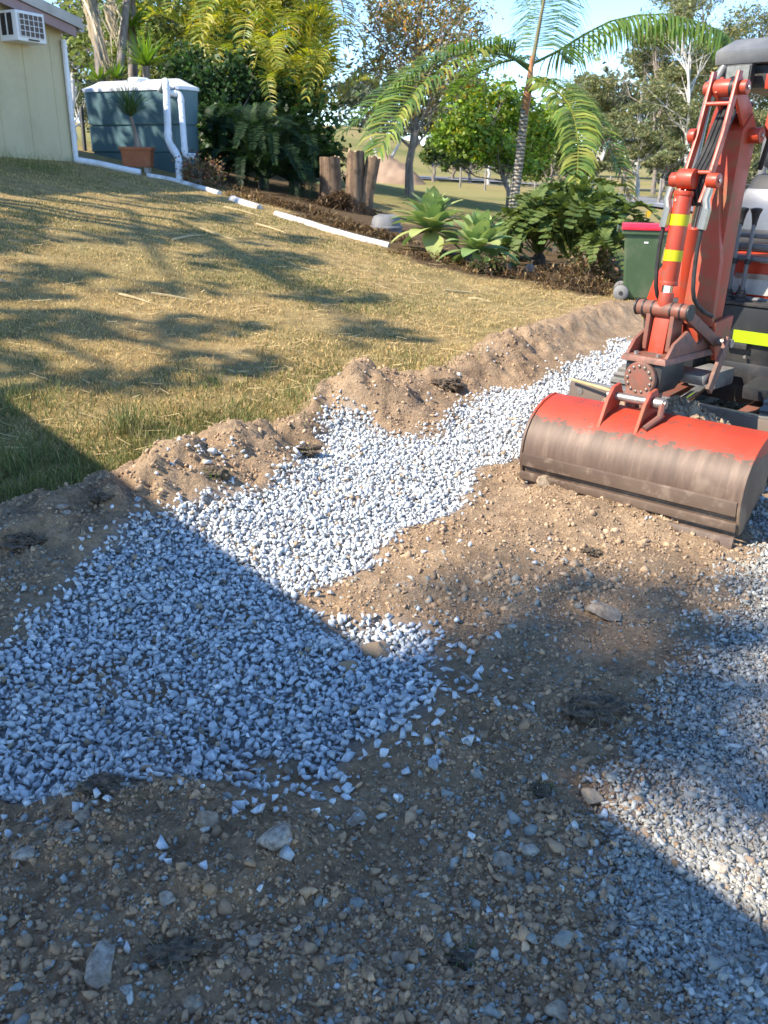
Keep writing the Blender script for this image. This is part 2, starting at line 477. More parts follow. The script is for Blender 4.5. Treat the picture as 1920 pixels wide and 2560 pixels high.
def stone_mat(name, rough=0.85, ns=60.0):
    t = NT(name); a = t.attr('tint'); nz = t.noise(ns, 5, 0.7)
    g = t.ramp(nz.outputs['Fac'], [(0.3, (0.72, 0.72, 0.74, 1)), (0.7, (1.22, 1.2, 1.18, 1))]).outputs[0]
    t.l(t.mix(0.8, a.outputs['Color'], g, 'MULTIPLY'), t.b.inputs['Base Color']); t.rough(rough); t.spec(0.25)
    t.bump(nz.outputs['Fac'], 0.35, 0.004); return t.m
bluestone, claystone, drivestone = stone_mat('bluestone_chip'), stone_mat('clay_lump', 0.95, 90), stone_mat('driveway_chip')

# crushed bluestone in the trench: two loose layers on a jittered lattice
def lattice(x0, x1, y0, y1, c):
    X, Y = np.meshgrid(np.arange(x0, x1, c), np.arange(y0, y1, c))
    X = X.ravel() + RNG.uniform(-c, c, X.size) * 0.55; Y = Y.ravel() + RNG.uniform(-c, c, Y.size) * 0.55
    return X, Y
def in_view(X, Y, m=0.25): return np.abs(X) < 0.47 * Y + m + 0.1
PX, PY, PS, PL = [], [], [], []
for layer, (c, s0) in enumerate(((0.0208, 0.0131), (0.0245, 0.0150))):
    X, Y = lattice(-3.2, 4.0, 1.5, 8.5, c)
    keep = in_view(X, Y); X, Y = X[keep], Y[keep]
    g = zones(X, Y)[0]
    thin = fbm(X * 4, Y * 4, 61)
    fade = sstep(-g, -0.02, 0.10) * np.where(Y < 3.0, sstep(thin, 0.22, 0.42) * 0.5 + 0.5, 1.0)
    keep = RNG.random(len(X)) < fade
    PX.append(X[keep]); PY.append(Y[keep]); PS.append(s0 * np.exp(RNG.normal(0, 0.22, keep.sum()))); PL.append(np.full(keep.sum(), layer * 0.012 + 0.002))
# strays kicked over the edges
X = RNG.uniform(-2.2, 2.6, 60000); Y = RNG.uniform(1.25, 7.5, 60000); g, d, r, b = zones(X, Y)
front = (Y < 2.9) & (X > -1.0)
pr = np.where(g > 0, np.where(front, 0.42 * np.exp(-g / 0.08) + 0.012 * np.exp(-g / 0.5), 0.10 * np.exp(-g / 0.05) + 0.004), 0) * (d < -0.03) * (r > 0.0)
# a spill of stone on the far bank
for q, s, a in ((G(1050, 1070), 0.0, 0), (G(870, 1070), 0.13, 0.5), (G(500, 1210), 0.14, 0.3), (G(580, 1190), 0.1, 0.3)):
    if s: pr = np.maximum(pr, a * np.exp(-((X - q[0]) ** 2 + (Y - q[1]) ** 2) / s ** 2))
keep = (RNG.random(len(X)) < pr) & in_view(X, Y)
PX.append(X[keep]); PY.append(Y[keep]); PS.append(0.0150 * np.exp(RNG.normal(0, 0.25, keep.sum()))); PL.append(np.full(keep.sum(), 0.004))
X, Y, S, L = map(np.concatenate, (PX, PY, PS, PL))
Z = terrain(X, Y) + L + S * 0.25
v = RNG.normal(0, 0.13, len(X)); u = RNG.random(len(X))
ST = np.array([0.58, 0.605, 0.605])[None] * np.exp(v)[:, None]
ST[u > 0.93] *= np.array([1.35, 1.28, 1.2]); ST[u < 0.06] *= np.array([0.62, 0.64, 0.68])
tan = (u > 0.5) & (u < 0.535); ST[tan] = np.array([0.36, 0.27, 0.18]) * np.exp(RNG.normal(0, .15, (tan.sum(), 1)))
tag(link('gravel', scatter('gravel', CHIPS, np.stack([X, Y, Z], 1), S, ST, bluestone, (1.05, 0.85, 0.62))), 'loose blue grey crushed stone filling the shallow trench', 'gravel', kind='stuff')
NGRAV = len(X)

# clay lumps and pebbles on the dug soil
n = 200000
Y = 1.0 * np.exp(RNG.random(n) ** 1.2 * math.log(8.0)); X = RNG.uniform(-1, 1, n) * (0.47 * Y + 0.3)
g, d, r, b = zones(X, Y)
patch = fbm(X * 3.5, Y * 3.5, 71)
pr = (d < -0.02) * sstep(g, -0.03, 0.05) * sstep(r, -0.25, 0.1) * (0.35 + 0.65 * sstep(patch, 0.3, 0.6)) * np.where(Y < 3.2, 1.0, 0.8)
keep = RNG.random(n) < pr * 0.8
X, Y = X[keep], Y[keep]; n = len(X)
S = 0.0043 * np.exp(RNG.normal(0, 0.52, n)) * np.where(Y > 3.0, 1.35, 1.0)
big = RNG.random(n) < 0.02; S[big] = RNG.uniform(0.011, 0.024, big.sum()) * RNG.uniform(.6, 1, big.sum())
S = np.minimum(S, 0.028)
Z = terrain(X, Y) - S * 0.05
lit = sstep(Y, 2.2, 3.3)[:, None]
base = np.array([0.42, 0.27, 0.155]) * (1 - lit) + np.array([0.40, 0.28, 0.175]) * lit  # lumps tinted separately for shaded foreground and sunlit ground
ST = base * np.exp(RNG.normal(0, 0.2, (n, 1)))
u = RNG.random(n); gx_ = (u > 0.8) & (Y < 3.4); ST[gx_] = np.array([0.31, 0.31, 0.275]) * np.exp(RNG.normal(0, 0.25, (gx_.sum(), 1)))
gz_ = (u < 0.05); ST[gz_] = np.array([0.30, 0.20, 0.13]) * np.exp(RNG.normal(0, 0.2, (gz_.sum(), 1)))
tag(link('soil_crumbs', scatter('soil_crumbs', CLODS, np.stack([X, Y, Z], 1), S, ST, claystone, (1.15, 0.95, 0.7))), 'small clay lumps and pebbles strewn over the dug brown soil', 'soil', kind='stuff')
NCLOD = n

# fine driveway gravel at the right
n = 90000
Y = 1.0 * np.exp(RNG.random(n) * math.log(5.0)); X = RNG.uniform(0.2, 1, n) * (0.47 * Y + 0.35)
g, d, r, b = zones(X, Y)
keep = RNG.random(n) < sstep(-r, -0.16, 0.14) * 0.95
X, Y = X[keep], Y[keep]; n = len(X)
S = 0.0062 * np.exp(RNG.normal(0, 0.35, n)) * (1 + 0.12 * Y); Z = terrain(X, Y) + S * 0.3
ST = np.array([0.36, 0.35, 0.31])[None] * np.exp(RNG.normal(0, 0.22, (n, 1)))
u = RNG.random(n); w = u > 0.9; ST[w] = np.array([0.36, 0.27, 0.19]) * np.exp(RNG.normal(0, 0.2, (w.sum(), 1)))
w = u < 0.06; ST[w] = np.array([0.5, 0.5, 0.48])
tag(link('driveway_gravel', scatter('driveway_gravel', CHIPS, np.stack([X, Y, Z], 1), S, ST, drivestone, (1.1, 0.9, 0.6))), 'fine blue grey driveway gravel along the right edge', 'gravel', kind='stuff')
NDRV = n

# ------------------------------------------------------------------ lawn blades
grass_mat = leaf_mat('grass_blade', 0.7, 0.25, 0.2)
def blades(X, Y, H, Wd, tint, lean=0.6):
    n = len(X); Z = terrain(X, Y) - 0.004
    a = RNG.uniform(0, 2 * math.pi, n); la = RNG.uniform(0, 2 * math.pi, n); le = RNG.uniform(0, lean, n) * H * 1.4
    sx, sy = np.cos(a) * Wd / 2, np.sin(a) * Wd / 2
    b0 = np.stack([X - sx, Y - sy, Z], 1); b1 = np.stack([X + sx, Y + sy, Z], 1)
    mx = np.stack([X + np.cos(la) * le * 0.4, Y + np.sin(la) * le * 0.4, Z + H * 0.62], 1)
    tip = np.stack([X + np.cos(la) * le, Y + np.sin(la) * le, Z + H], 1)
    m0 = mx - np.stack([sx, sy, sx * 0], 1) * 0.7; m1 = mx + np.stack([sx, sy, sx * 0], 1) * 0.7
    V = np.stack([b0, b1, m1, m0, tip], 1).reshape(-1, 3)
    i = np.arange(n)[:, None] * 5
    F = np.concatenate([np.stack([i + 0, i + 1, i + 2], -1), np.stack([i + 0, i + 2, i + 3], -1), np.stack([i + 3, i + 2, i + 4], -1)], 1).reshape(-1, 3)
    return V, F, np.repeat(tint, 5, 0)
n = 230000
Y = 3.3 * np.exp(RNG.random(n) ** 0.9 * math.log(5.0)); X = RNG.uniform(-1, 1, n) * (0.47 * Y + 0.4)
g, d, r, b = zones(X, Y)
cov = fbm(X * 1.6, Y * 1.6, 81); gr = fbm(X * 0.8 + 5, Y * 0.8, 82)
edge = np.exp(-np.abs(d) / 0.7) * (X < 0.3)
green = np.clip(sstep(gr, 0.42, 0.62) * 0.45 + edge * 0.6 - sstep(X, -1.0, 1.2) * 0.35, 0.04, 1)
pr = sstep(d, -0.06, 0.12) * sstep(b, -0.05, 0.1) * (0.25 + 0.75 * sstep(cov, 0.30, 0.55))
keep = RNG.random(n) < pr
X, Y, green, edge = X[keep], Y[keep], green[keep], edge[keep]; n = len(X)
isg = RNG.random(n) < green
H = np.where(isg, RNG.uniform(0.015, 0.045, n), RNG.uniform(0.008, 0.03, n)) * (1 + edge * 0.7)
ST = np.where(isg[:, None], np.array([0.165, 0.17, 0.055])[None], np.array([0.55, 0.40, 0.18])[None]) * np.exp(RNG.normal(0, 0.22, (n, 1)))
V1 = blades(X, Y, H, 0.0035 + 0.0005 * Y, ST, 1.0)
me = np_mesh('grass', V1[0], V1[1], grass_mat, tint=V1[2])
tag(link('grass', me), 'short half dried lawn grass on the slope', 'grass', kind='stuff')
# ------------------------------------------------------------------ plain materials
white_pvc = mat('white_pvc', (0.72, 0.74, 0.78), (0.80, 0.80, 0.82), 3, 0.35, dirt=(0.35, 0.30, 0.22), dscale=4, damt=0.35)
cream = mat('cream_cladding', (0.50, 0.43, 0.26), (0.56, 0.49, 0.31), 1.5, 0.7, bump=0.15, bscale=30, stretch=(1, 1, 0.1), dirt=(0.33, 0.27, 0.17), dscale=1.2, damt=0.35)
mauve = mat('mauve_paint', (0.25, 0.16, 0.16), (0.30, 0.20, 0.19), 3, 0.55)
roofgrey = mat('roof_grey', (0.36, 0.34, 0.31), (0.45, 0.43, 0.40), 2, 0.5, dirt=(0.2, 0.18, 0.15), damt=0.4)
soffit_m = mat('soffit_paint', (0.42, 0.36, 0.27), (0.48, 0.41, 0.31), 2, 0.7)
black_pl = mat('black_plastic', (0.015, 0.015, 0.017), (0.03, 0.03, 0.032), 6, 0.5, dirt=(0.16, 0.13, 0.10), dscale=5, damt=0.3)
ac_white = mat('white_enamel', (0.68, 0.69, 0.70), (0.76, 0.76, 0.76), 4, 0.4)
dark_vent = mat('dark_vent', (0.02, 0.02, 0.022), (0.035, 0.032, 0.03), 10, 0.6)
coil = mat('coil_brown', (0.07, 0.045, 0.035), (0.11, 0.075, 0.06), 30, 0.5, stretch=(1, 1, 8))
tank_green = mat('tank_blue_green', (0.085, 0.16, 0.185), (0.10, 0.185, 0.205), 2, 0.5, dirt=(0.16, 0.20, 0.20), dscale=2, damt=0.3)
terracotta = mat('terracotta', (0.32, 0.10, 0.04), (0.40, 0.14, 0.06), 5, 0.7, dirt=(0.2, 0.09, 0.05), damt=0.4)
bin_green = mat('bin_green', (0.055, 0.095, 0.045), (0.068, 0.115, 0.055), 3, 0.5, dirt=(0.17, 0.16, 0.11), dscale=3, damt=0.45)
bin_red = mat('lid_red', (0.55, 0.012, 0.03), (0.65, 0.02, 0.04), 3, 0.4, dirt=(0.35, 0.10, 0.08), damt=0.3)
bin_yellow = mat('lid_yellow', (0.75, 0.42, 0.01), (0.8, 0.5, 0.02), 3, 0.4)
barkwood = mat('stump_wood', (0.10, 0.062, 0.038), (0.27, 0.175, 0.105), 14, 0.9, bump=1.0, bscale=30, stretch=(1, 1, 0.1), dirt=(0.05, 0.035, 0.025), dscale=5, damt=0.8)
cutwood = mat('cut_wood', (0.42, 0.29, 0.16), (0.55, 0.42, 0.26), 12, 0.85, bump=0.5, bscale=60)
bark_grey = mat('bark_grey', (0.16, 0.125, 0.10), (0.30, 0.25, 0.205), 10, 0.9, bump=0.6, bscale=25, stretch=(1, 1, 0.2))
bark_pale = mat('bark_pale', (0.42, 0.38, 0.33), (0.60, 0.55, 0.49), 4, 0.8, bump=0.3, bscale=15, stretch=(1, 1, 0.25))
tub_grey = mat('tub_grey', (0.16, 0.16, 0.165), (0.24, 0.235, 0.23), 5, 0.7, bump=0.3, dirt=(0.3, 0.26, 0.2), damt=0.4)
asphalt = mat('asphalt', (0.16, 0.16, 0.165), (0.22, 0.22, 0.22), 0.6, 0.9)
roadpaint = mat('road_paint', (0.7, 0.7, 0.7), (0.78, 0.78, 0.77), 1, 0.7)
postwood = mat('weathered_post', (0.22, 0.19, 0.15), (0.36, 0.32, 0.27), 6, 0.9)
steelwire = mat('fence_wire', (0.25, 0.25, 0.25), None, 4, 0.5, 0.8)
rust_soil = mat('mound_soil', (0.22, 0.14, 0.085), (0.34, 0.23, 0.15), 0.5, 0.95, bump=0.6, bscale=3)
concrete = mat('pale_concrete', (0.40, 0.38, 0.34), (0.55, 0.52, 0.47), 6, 0.9, bump=0.4, bscale=25, dirt=(0.2, 0.15, 0.1), damt=0.5)
rock_m = mat('field_rock', (0.24, 0.165, 0.11), (0.50, 0.385, 0.27), 45, 0.9, bump=1.0, bscale=60, dirt=(0.16, 0.12, 0.09), dscale=7, damt=0.6)
rock_pale = mat('pale_rock', (0.23, 0.175, 0.13), (0.52, 0.45, 0.36), 50, 0.95, bump=1.0, bscale=60, dirt=(0.17, 0.125, 0.09), dscale=9, damt=0.85)
sodm = mat('sod_roots', (0.06, 0.045, 0.032), (0.19, 0.14, 0.095), 45, 0.95, bump=1.0, bscale=70)

# ------------------------------------------------------------------ house at the left
hc = P(190, 425, 15.4)
HRZ = math.atan2(-0.46, 0.89)
house = empty('house', hc, HRZ, 'cream house corner with mauve barge board and white downpipe', 'house')
HT, SL = 2.17, 0.20
MB().prism([(0, -1.2), (0, HT), (-7, HT + 7 * SL), (-7, -1.2)], -7, 0).obj('wall', cream, house, bevel=0.004)
for k in range(12):                                   # joint covers of the cladding sheets
    yk = -0.28 - k * 0.58
    MB().box((0.004, yk, 0.5), (0.008, 0.03, 3.2 - SL * 0)).obj('cover_strip', cream, house) if k < 12 and HT - yk * SL > 2.1 else None
def slab(y0, y1, off, th, x0, x1):
    return MB().prism([(y0, HT - y0 * SL + off), (y1, HT - y1 * SL + off), (y1, HT - y1 * SL + off + th), (y0, HT - y0 * SL + off + th)], x0, x1)
roof = slab(-7.4, 0.17, 0.13, 0.05, -7.4, 0.24).obj('roof', roofgrey, house, bevel=0.003)
slab(-7.4, 0.22, 0.06, 0.16, 0.242, 0.28).obj('barge_capping', roofgrey, roof, bevel=0.004)
slab(-7.4, 0.10, -0.09, 0.145, 0.21, 0.238).obj('barge_board', mauve, house, bevel=0.003)
slab(-7.4, 0.15, -0.0, 0.02, 0.005, 0.205).obj('soffit', soffit_m, house)
MB().prism([(0.175, HT - 0.02), (0.28, HT - 0.02), (0.30, HT + 0.1), (0.175, HT + 0.1)], -7.4, 0.24).obj('gutter', roofgrey, house, bevel=0.005)
dp = MB().tube([(0.05, -0.02, HT - 0.15), (0.05, -0.02, 0.0), (0.05, -0.02, -0.4)], 0.045, 12).obj('downpipe', white_pvc, house, smooth=40)
for z in (0.3, 1.2, 1.9): MB().lathe([(0.048, 0), (0.053, 0.003), (0.053, 0.022), (0.048, 0.025)], (0.05, -0.02, z), 12).obj('bracket', white_pvc, dp)

ac = empty('air_conditioner', tuple(hc + np.array([0.89, -0.46, 0]) * 0.0 + np.array([0.46, 0.89, 0]) * -0.98 + np.array([0, 0, 1.86])), HRZ, 'white boxed air conditioner with square grille on the cream wall', 'air conditioner')
aw, ah, ad = 0.56, 0.42, 0.40
MB().box((ad / 2 - 0.02, 0, ah / 2), (ad, aw, ah)).obj('casing', ac_white, ac, bevel=0.012)
g_ = MB().box((ad - 0.016, 0.0, ah / 2 + 0.01), (0.006, aw - 0.10, ah - 0.10)).obj('coil_panel', coil, ac)
for i in range(6): MB().box((ad - 0.006, -0.23 + i * 0.092, ah / 2 + 0.01), (0.008, 0.009, ah - 0.10)).obj('grille_bar', ac_white, ac)
for i in range(5): MB().box((ad - 0.002, 0, 0.065 + i * 0.078), (0.008, aw - 0.10, 0.008)).obj('grille_bar', ac_white, ac)
for i in range(2): MB().box((0.10 + i * 0.14, -aw / 2 - 0.003, ah / 2 + 0.02), (0.10, 0.008, 0.30)).obj('side_vent', dark_vent, ac)
for i in range(2):
    for k in range(9): MB().box((0.10 + i * 0.14, -aw / 2 - 0.009, 0.09 + k * 0.033), (0.10, 0.006, 0.006), (0.5, 0, 0)).obj('louvre', dark_vent, ac)
MB().box((ad - 0.01, 0.02, 0.028), (0.02, 0.2, 0.02)).obj('drip_tray', dark_vent, ac, bevel=0.003)

# ------------------------------------------------------------------ water tank and its pipes
tl, tr_ = P(214, 396, 17.5), P(462, 440, 16.5)
tz = min(tl[2], tr_[2]) - 0.02
tdir = (tr_ - tl)[:2]; TL = float(np.linalg.norm(tdir)); TRZ = math.atan2(tdir[1], tdir[0])
tank = empty('water_tank', (tl[0], tl[1], tz), TRZ, 'blue green slimline water tank with white lid beside the house', 'water tank')
TH, TD = 1.40 + (tl[2] - tz) * 0.3, 0.66
def rrect(inset, z, r=0.22, n=5, bow=0.0):
    pts = []
    x0, x1, y0, y1 = inset, TL - inset, inset, TD - inset
    for cx, cy, a0 in ((x1 - r, y0 + r, -90), (x1 - r, y1 - r, 0), (x0 + r, y1 - r, 90), (x0 + r, y0 + r, 180)):
        for k in range(n + 1):
            a = math.radians(a0 + 90 * k / n); pts.append((cx + r * math.cos(a), cy + r * math.sin(a), z))
    return pts
def loft(rings, capb=True, capt=True):
    m = MB(); n = len(rings[0])
    vs = [p for r in rings for p in r]; fs = []
    for i in range(len(rings) - 1):
        for k in range(n): fs.append((i * n + k, i * n + (k + 1) % n, (i + 1) * n + (k + 1) % n, (i + 1) * n + k))
    if capb: fs.append(tuple(reversed(range(n))))
    if capt: fs.append(tuple((len(rings) - 1) * n + k for k in range(n)))
    return m.add(vs, fs)
rings = [rrect(0.06, -0.6), rrect(0.05, 0.0)]
for zz in (0.42, 0.90):
    rings += [rrect(0.03, zz - 0.02), rrect(0.055, zz - 0.01), rrect(0.055, zz + 0.01), rrect(0.028, zz + 0.02)]
rings += [rrect(0.0, TH - 0.03), rrect(0.0, TH)]
loft(rings).obj('body', tank_green, tank, smooth=25)
lid = loft([rrect(-0.02, TH + 0.002), rrect(-0.02, TH + 0.06), rrect(0.12, TH + 0.13, 0.2), rrect(0.26, TH + 0.20, 0.06), rrect(0.29, TH + 0.205, 0.03)], True, True).obj('lid', white_pvc, tank, smooth=20)
MB().lathe([(0.2, 0), (0.2, 0.10), (0.17, 0.12), (0.02, 0.125)], (TL * 0.52, 0.28, TH + 0.12), 16).obj('inlet_cover', white_pvc, lid, smooth=40)
for k in range(6): MB().lathe([(0.012, 0), (0.012, 0.012)], (0.1 + k * (TL - 0.2) / 5, -0.015, TH + 0.02), 8, 'y').obj('lid_screw', dark_vent, lid)

def pipe(name, label, pts, r, m=white_pvc, collars=()):
    o = empty(name, pts[0], 0, label, 'pipe'); o0 = np.array(pts[0])
    q = [np.array(p) - o0 for p in pts]
    path = [q[0]]                                        # round the elbows
    for i in range(1, len(q) - 1):
        a, b, c = q[i - 1], q[i], q[i + 1]
        d1 = (a - b) / np.linalg.norm(a - b); d2 = (c - b) / np.linalg.norm(c - b); e = min(r * 1.6, np.linalg.norm(a - b) * 0.4, np.linalg.norm(c - b) * 0.4)
        for s in np.linspace(0, 1, 5):
            path.append((1 - s) ** 2 * (b + d1 * e) + 2 * s * (1 - s) * b + s * s * (b + d2 * e))
    path.append(q[-1])
    MB().tube(path, r, 14).obj('pipe_run', m, o, smooth=40)
    for c in collars:
        b = q[c]
        for dd in (q[c - 1] - b, q[c + 1] - b):
            L = np.linalg.norm(dd); dd = dd / L
            MB().tube([b + dd * min(r * 1.7, L * .4), b + dd * min(r * 3.0, L * .6)], r * 1.12, 14).obj('socket', m, o, smooth=40)
    return o
dpt = 15.75
pipe('downpipe', 'tall white stormwater pipe with kinked foot in front of the tank', [P(400, 226, dpt + 0.5), P(415, 200, dpt), P(421, 355, dpt), P(447, 395, dpt - 0.05), P(449, 460, dpt - 0.1)], 0.062, collars=(1, 2, 3))
pipe('overflow_pipe', 'shorter white pipe bending off the tank lid to a low elbow', [P(424, 233, dpt + 0.05), P(451, 235, dpt + 0.1), P(463, 391, dpt + 0.1), P(490, 391, dpt + 0.15)], 0.055, collars=(1, 2))
dirty_pvc = mat('dirty_pvc', (0.60, 0.59, 0.57), (0.74, 0.73, 0.72), 6, 0.5, dirt=(0.24, 0.18, 0.12), dscale=5, damt=0.85)
def ground_pipe(label, pxs, r, sink):
    pts = []
    for a, b in pxs:
        p = T(a, b); pts.append((p[0], p[1], p[2] + r - sink))
    return pipe('drain_pipe', label, pts, r, white_pvc if sink < 0.015 else dirty_pvc)
ground_pipe('white drain pipe lying between the house downpipe and the planter', [(193, 408), (240, 416), (300, 428), (352, 438)], 0.055, 0.01)
ground_pipe('white pipe half buried in the lawn below the tank', [(366, 441), (420, 450), (480, 466), (548, 487)], 0.055, 0.05)
ground_pipe('thick pale pipe length on the lawn edge before the dark cycads', [(582, 500), (612, 512), (648, 522)], 0.085, 0.095)
ground_pipe('long white pipe running past the stumps to the agaves', [(690, 538), (760, 560), (830, 582), (900, 601), (972, 617)], 0.055, 0.04)
pipe('black_pipe', 'thin black upright pipe at the left end of the tank', [P(203, 268, 17.7), P(214, 395, 17.7)], 0.04, black_pl)

# ------------------------------------------------------------------ planter
pb = T(347, 426); pb = P(347, 421, 15.9)
gz = TZ(pb[0], pb[1])
planter = empty('planter', (pb[0], pb[1], gz), 0.05, 'rectangular terracotta planter in front of the tank', 'planter')
z0 = max(0.06, pb[2] - gz)
def frustum(x0, y0, x1, y1, za, zb): 
    return MB().add([(-x0, -y0, za), (x0, -y0, za), (x0, y0, za), (-x0, y0, za), (-x1, -y1, zb), (x1, -y1, zb), (x1, y1, zb), (-x1, y1, zb)], [(0, 3, 2, 1), (4, 5, 6, 7), (0, 1, 5, 4), (1, 2, 6, 5), (2, 3, 7, 6), (3, 0, 4, 7)])
frustum(0.24, 0.16, 0.265, 0.18, z0, z0 + 0.30).obj('pot', terracotta, planter, bevel=0.01)
MB().box((0, 0, z0 + 0.31), (0.57, 0.40, 0.05)).obj('rim', terracotta, planter, bevel=0.008)
for s in (-1, 1): MB().box((s * 0.16, 0, z0 / 2 - 0.02), (0.08, 0.25, z0 + 0.035)).obj('foot', concrete, planter)
PLANT_AT = np.array([pb[0], pb[1], gz + z0 + 0.335])

# ------------------------------------------------------------------ wheelie bins
def make_bin(name, at, rz, label, lidm):
    o = empty(name, at, rz, label, 'bin', 'wheelie bins by the garden bed')
    b = loft([[(x * 0.20, y * 0.22, 0.02) for x, y in ((-1, -1), (1, -1), (1, 1), (-1, 1))], [(x * 0.265, y * 0.285, 0.86) for x, y in ((-1, -1), (1, -1), (1, 1), (-1, 1))]]).obj('body', bin_green, o, bevel=0.03)
    MB().box((0, 0, 0.885), (0.60, 0.63, 0.055)).obj('rim', bin_green, o, bevel=0.012)
    l = MB().prism([(-0.335, 0.915), (0.335, 0.915), (0.33, 0.95), (0.2, 0.985), (-0.2, 0.985), (-0.33, 0.95)], -0.31, 0.32).obj('lid', lidm, o, bevel=0.012)
    MB().box((0.32, 0, 0.915), (0.05, 0.3, 0.03)).obj('lid_grip', lidm, l, bevel=0.008)
    MB().tube([(-0.36, -0.27, 0.93), (-0.36, 0.27, 0.93)], 0.016, 10).obj('handle', bin_green, o)
    for s in (-1, 1): MB().box((-0.33, s * 0.22, 0.91), (0.09, 0.04, 0.05)).obj('hinge_lug', bin_green, o, bevel=0.006)
    for s in (-1, 1):
        w = MB().lathe([(0.03, -0.03), (0.085, -0.03), (0.10, -0.018), (0.10, 0.018), (0.085, 0.03), (0.03, 0.03)], (-0.235, s * 0.265, 0.10), 22, 'y').obj('wheel', tub_grey, o, smooth=40)
        MB().lathe([(0.028, -0.036), (0.028, 0.036)], (-0.235, s * 0.265, 0.10), 12, 'y').obj('hub', black_pl, w)
    MB().tube([(-0.235, -0.26, 0.10), (-0.235, 0.26, 0.10)], 0.012, 8).obj('axle', black_pl, o)
    MB().box((0.02, -0.279, 0.76), (0.055, 0.006, 0.02), (-0.075, 0, 0)).obj('sticker', ac_white, o)
    o.scale = (0.9, 0.9, 0.9); return o
bp = PZ(1592, 764, 0); bz = TZ(bp[0], bp[1])
make_bin('wheelie_bin', (bp[0], bp[1], bz), math.radians(-14), 'green wheelie bin with red lid behind the excavator', bin_red)
make_bin('wheelie_bin', (bp[0] + 0.78, bp[1] + 0.35, TZ(bp[0] + 0.78, bp[1] + 0.35)), math.radians(-9), 'green wheelie bin with yellow lid mostly hidden by the excavator arm', bin_yellow)

# ------------------------------------------------------------------ stumps, tub
def stump(label, px, py, wpx, top, lean, seed, jag=0.012):
    b = T(px, py); dep = float((b - _C) @ _F)
    r = wpx / 2 / FPX * dep; h = (py - top) / FPX * dep * 1.04
    o = empty('tree_stump', b, 0, label, 'stump', 'palm stumps in the garden bed')
    rs = random.Random(seed); seg = 20; m = MB(); vs = []; fs = []
    rows = [(-0.08, 1.6), (0.02, 1.42), (0.10, 1.2), (0.3, 1.04), (0.55, 1.0), (0.8, 0.97), (1.0, 0.93)]
    nz = [rs.uniform(0.9, 1.08) for _ in range(seg)]
    jg = [rs.uniform(-jag, jag) for _ in range(seg)]
    for i, (zf, rf) in enumerate(rows):
        for k in range(seg):
            a = 2 * math.pi * k / seg; rr = r * rf * nz[k] * rs.uniform(0.97, 1.03)
            z = zf * h + (jg[k] if i == len(rows) - 1 else 0)
            vs.append((rr * math.cos(a) + lean * max(zf, 0) * h, rr * math.sin(a), z))
    for i in range(len(rows) - 1):
        for k in range(seg): fs.append((i * seg + k, i * seg + (k + 1) % seg, (i + 1) * seg + (k + 1) % seg, (i + 1) * seg + k))
    m.add(vs, fs).obj('trunk', barkwood, o, smooth=50)
    n = len(rows) - 1; c = (lean * h, 0, h - 0.05)
    MB().add([vs[n * seg + k] for k in range(seg)] + [c], [(k, (k + 1) % seg, seg) for k in range(seg)]).obj('cut_top', cutwood, o)
    for k in range(1):                                      # splinters left on the cut
        a = rs.uniform(0, 6.28); q = (c[0] + r * 0.7 * math.cos(a), r * 0.7 * math.sin(a), h - 0.03)
        MB().tube([q, (q[0] + 0.01, q[1], q[2] + rs.uniform(0.05, 0.13))], [r * 0.22, r * 0.05], 5).obj('splinter', cutwood, o)
    return b
SB1 = stump('short thick stump nearest the palm clump, pale grey cut top', 829, 512, 52, 405, -0.03, 1)
SB2 = stump('middle stump with ragged orange brown top', 886, 528, 44, 395, 0.02, 2, 0.02)
SB3 = stump('dark stump leaning right beside the other stumps', 908, 532, 36, 408, 0.20, 3, 0.03)
b = T(965, 572)
tub = empty('garden_tub', b, 0, 'upturned grey tub on the bed behind the agaves', 'tub')
MB().lathe([(0.27, -0.05), (0.27, 0.02), (0.25, 0.04), (0.235, 0.14), (0.20, 0.20), (0.13, 0.225), (0.02, 0.23)], (0, 0, 0), 24).obj('shell', tub_grey, tub, smooth=35)
MB().lathe([(0.272, 0.0), (0.285, 0.008), (0.285, 0.035), (0.272, 0.045)], (0, 0, 0), 24).obj('rim', tub_grey, tub, smooth=35)

# ------------------------------------------------------------------ far field: road, fence, mound
def ribbon(name, line, width, lift, m, kind='structure'):
    pts = []
    for i in range(len(line) - 1):
        for s in np.linspace(0, 1, 14, endpoint=False): pts.append(np.array(line[i]) * (1 - s) + np.array(line[i + 1]) * s)
    pts.append(np.array(line[-1])); pts = np.array(pts)
    for _ in range(12): pts[1:-1] = (pts[:-2] + pts[1:-1] * 2 + pts[2:]) / 4
    d = np.gradient(pts, axis=0); d /= np.linalg.norm(d, axis=1)[:, None]; nrm = np.stack([-d[:, 1], d[:, 0]], 1)
    rows = [pts + nrm * width * s for s in (-0.5, -0.25, 0, 0.25, 0.5)]
    V = np.concatenate([np.column_stack([r, terrain(r[:, 0], r[:, 1]) + lift]) for r in rows]); n = len(pts)
    F = np.array([(k * n + i, (k + 1) * n + i, (k + 1) * n + i + 1, k * n + i + 1) for k in range(4) for i in range(n - 1)])
    o = link(name, np_mesh(name, V, F, m, smooth=True)); return tag(o, kind=kind)
RL = [G(1000, 446)[:2], G(1250, 456)[:2], G(1420, 470)[:2], G(1560, 497)[:2], G(1740, 526)[:2], G(2000, 556)[:2]]
ribbon('road', RL, 3.4, 0.10, asphalt)
ma = G(1640, 514); mb_ = G(1682, 521)
dash = ribbon('road_marking', [ma[:2], mb_[:2]], 0.16, 0.115, roadpaint)
fen = empty('wire_fence', G(1500, 470), 0, 'post and wire paddock fence across the dry field', 'fence')
fo = np.array(fen.location)
fp = [G(1150 + i * 62, 470 + i * 5.2 + (i % 2) * 1.5) for i in range(13)]
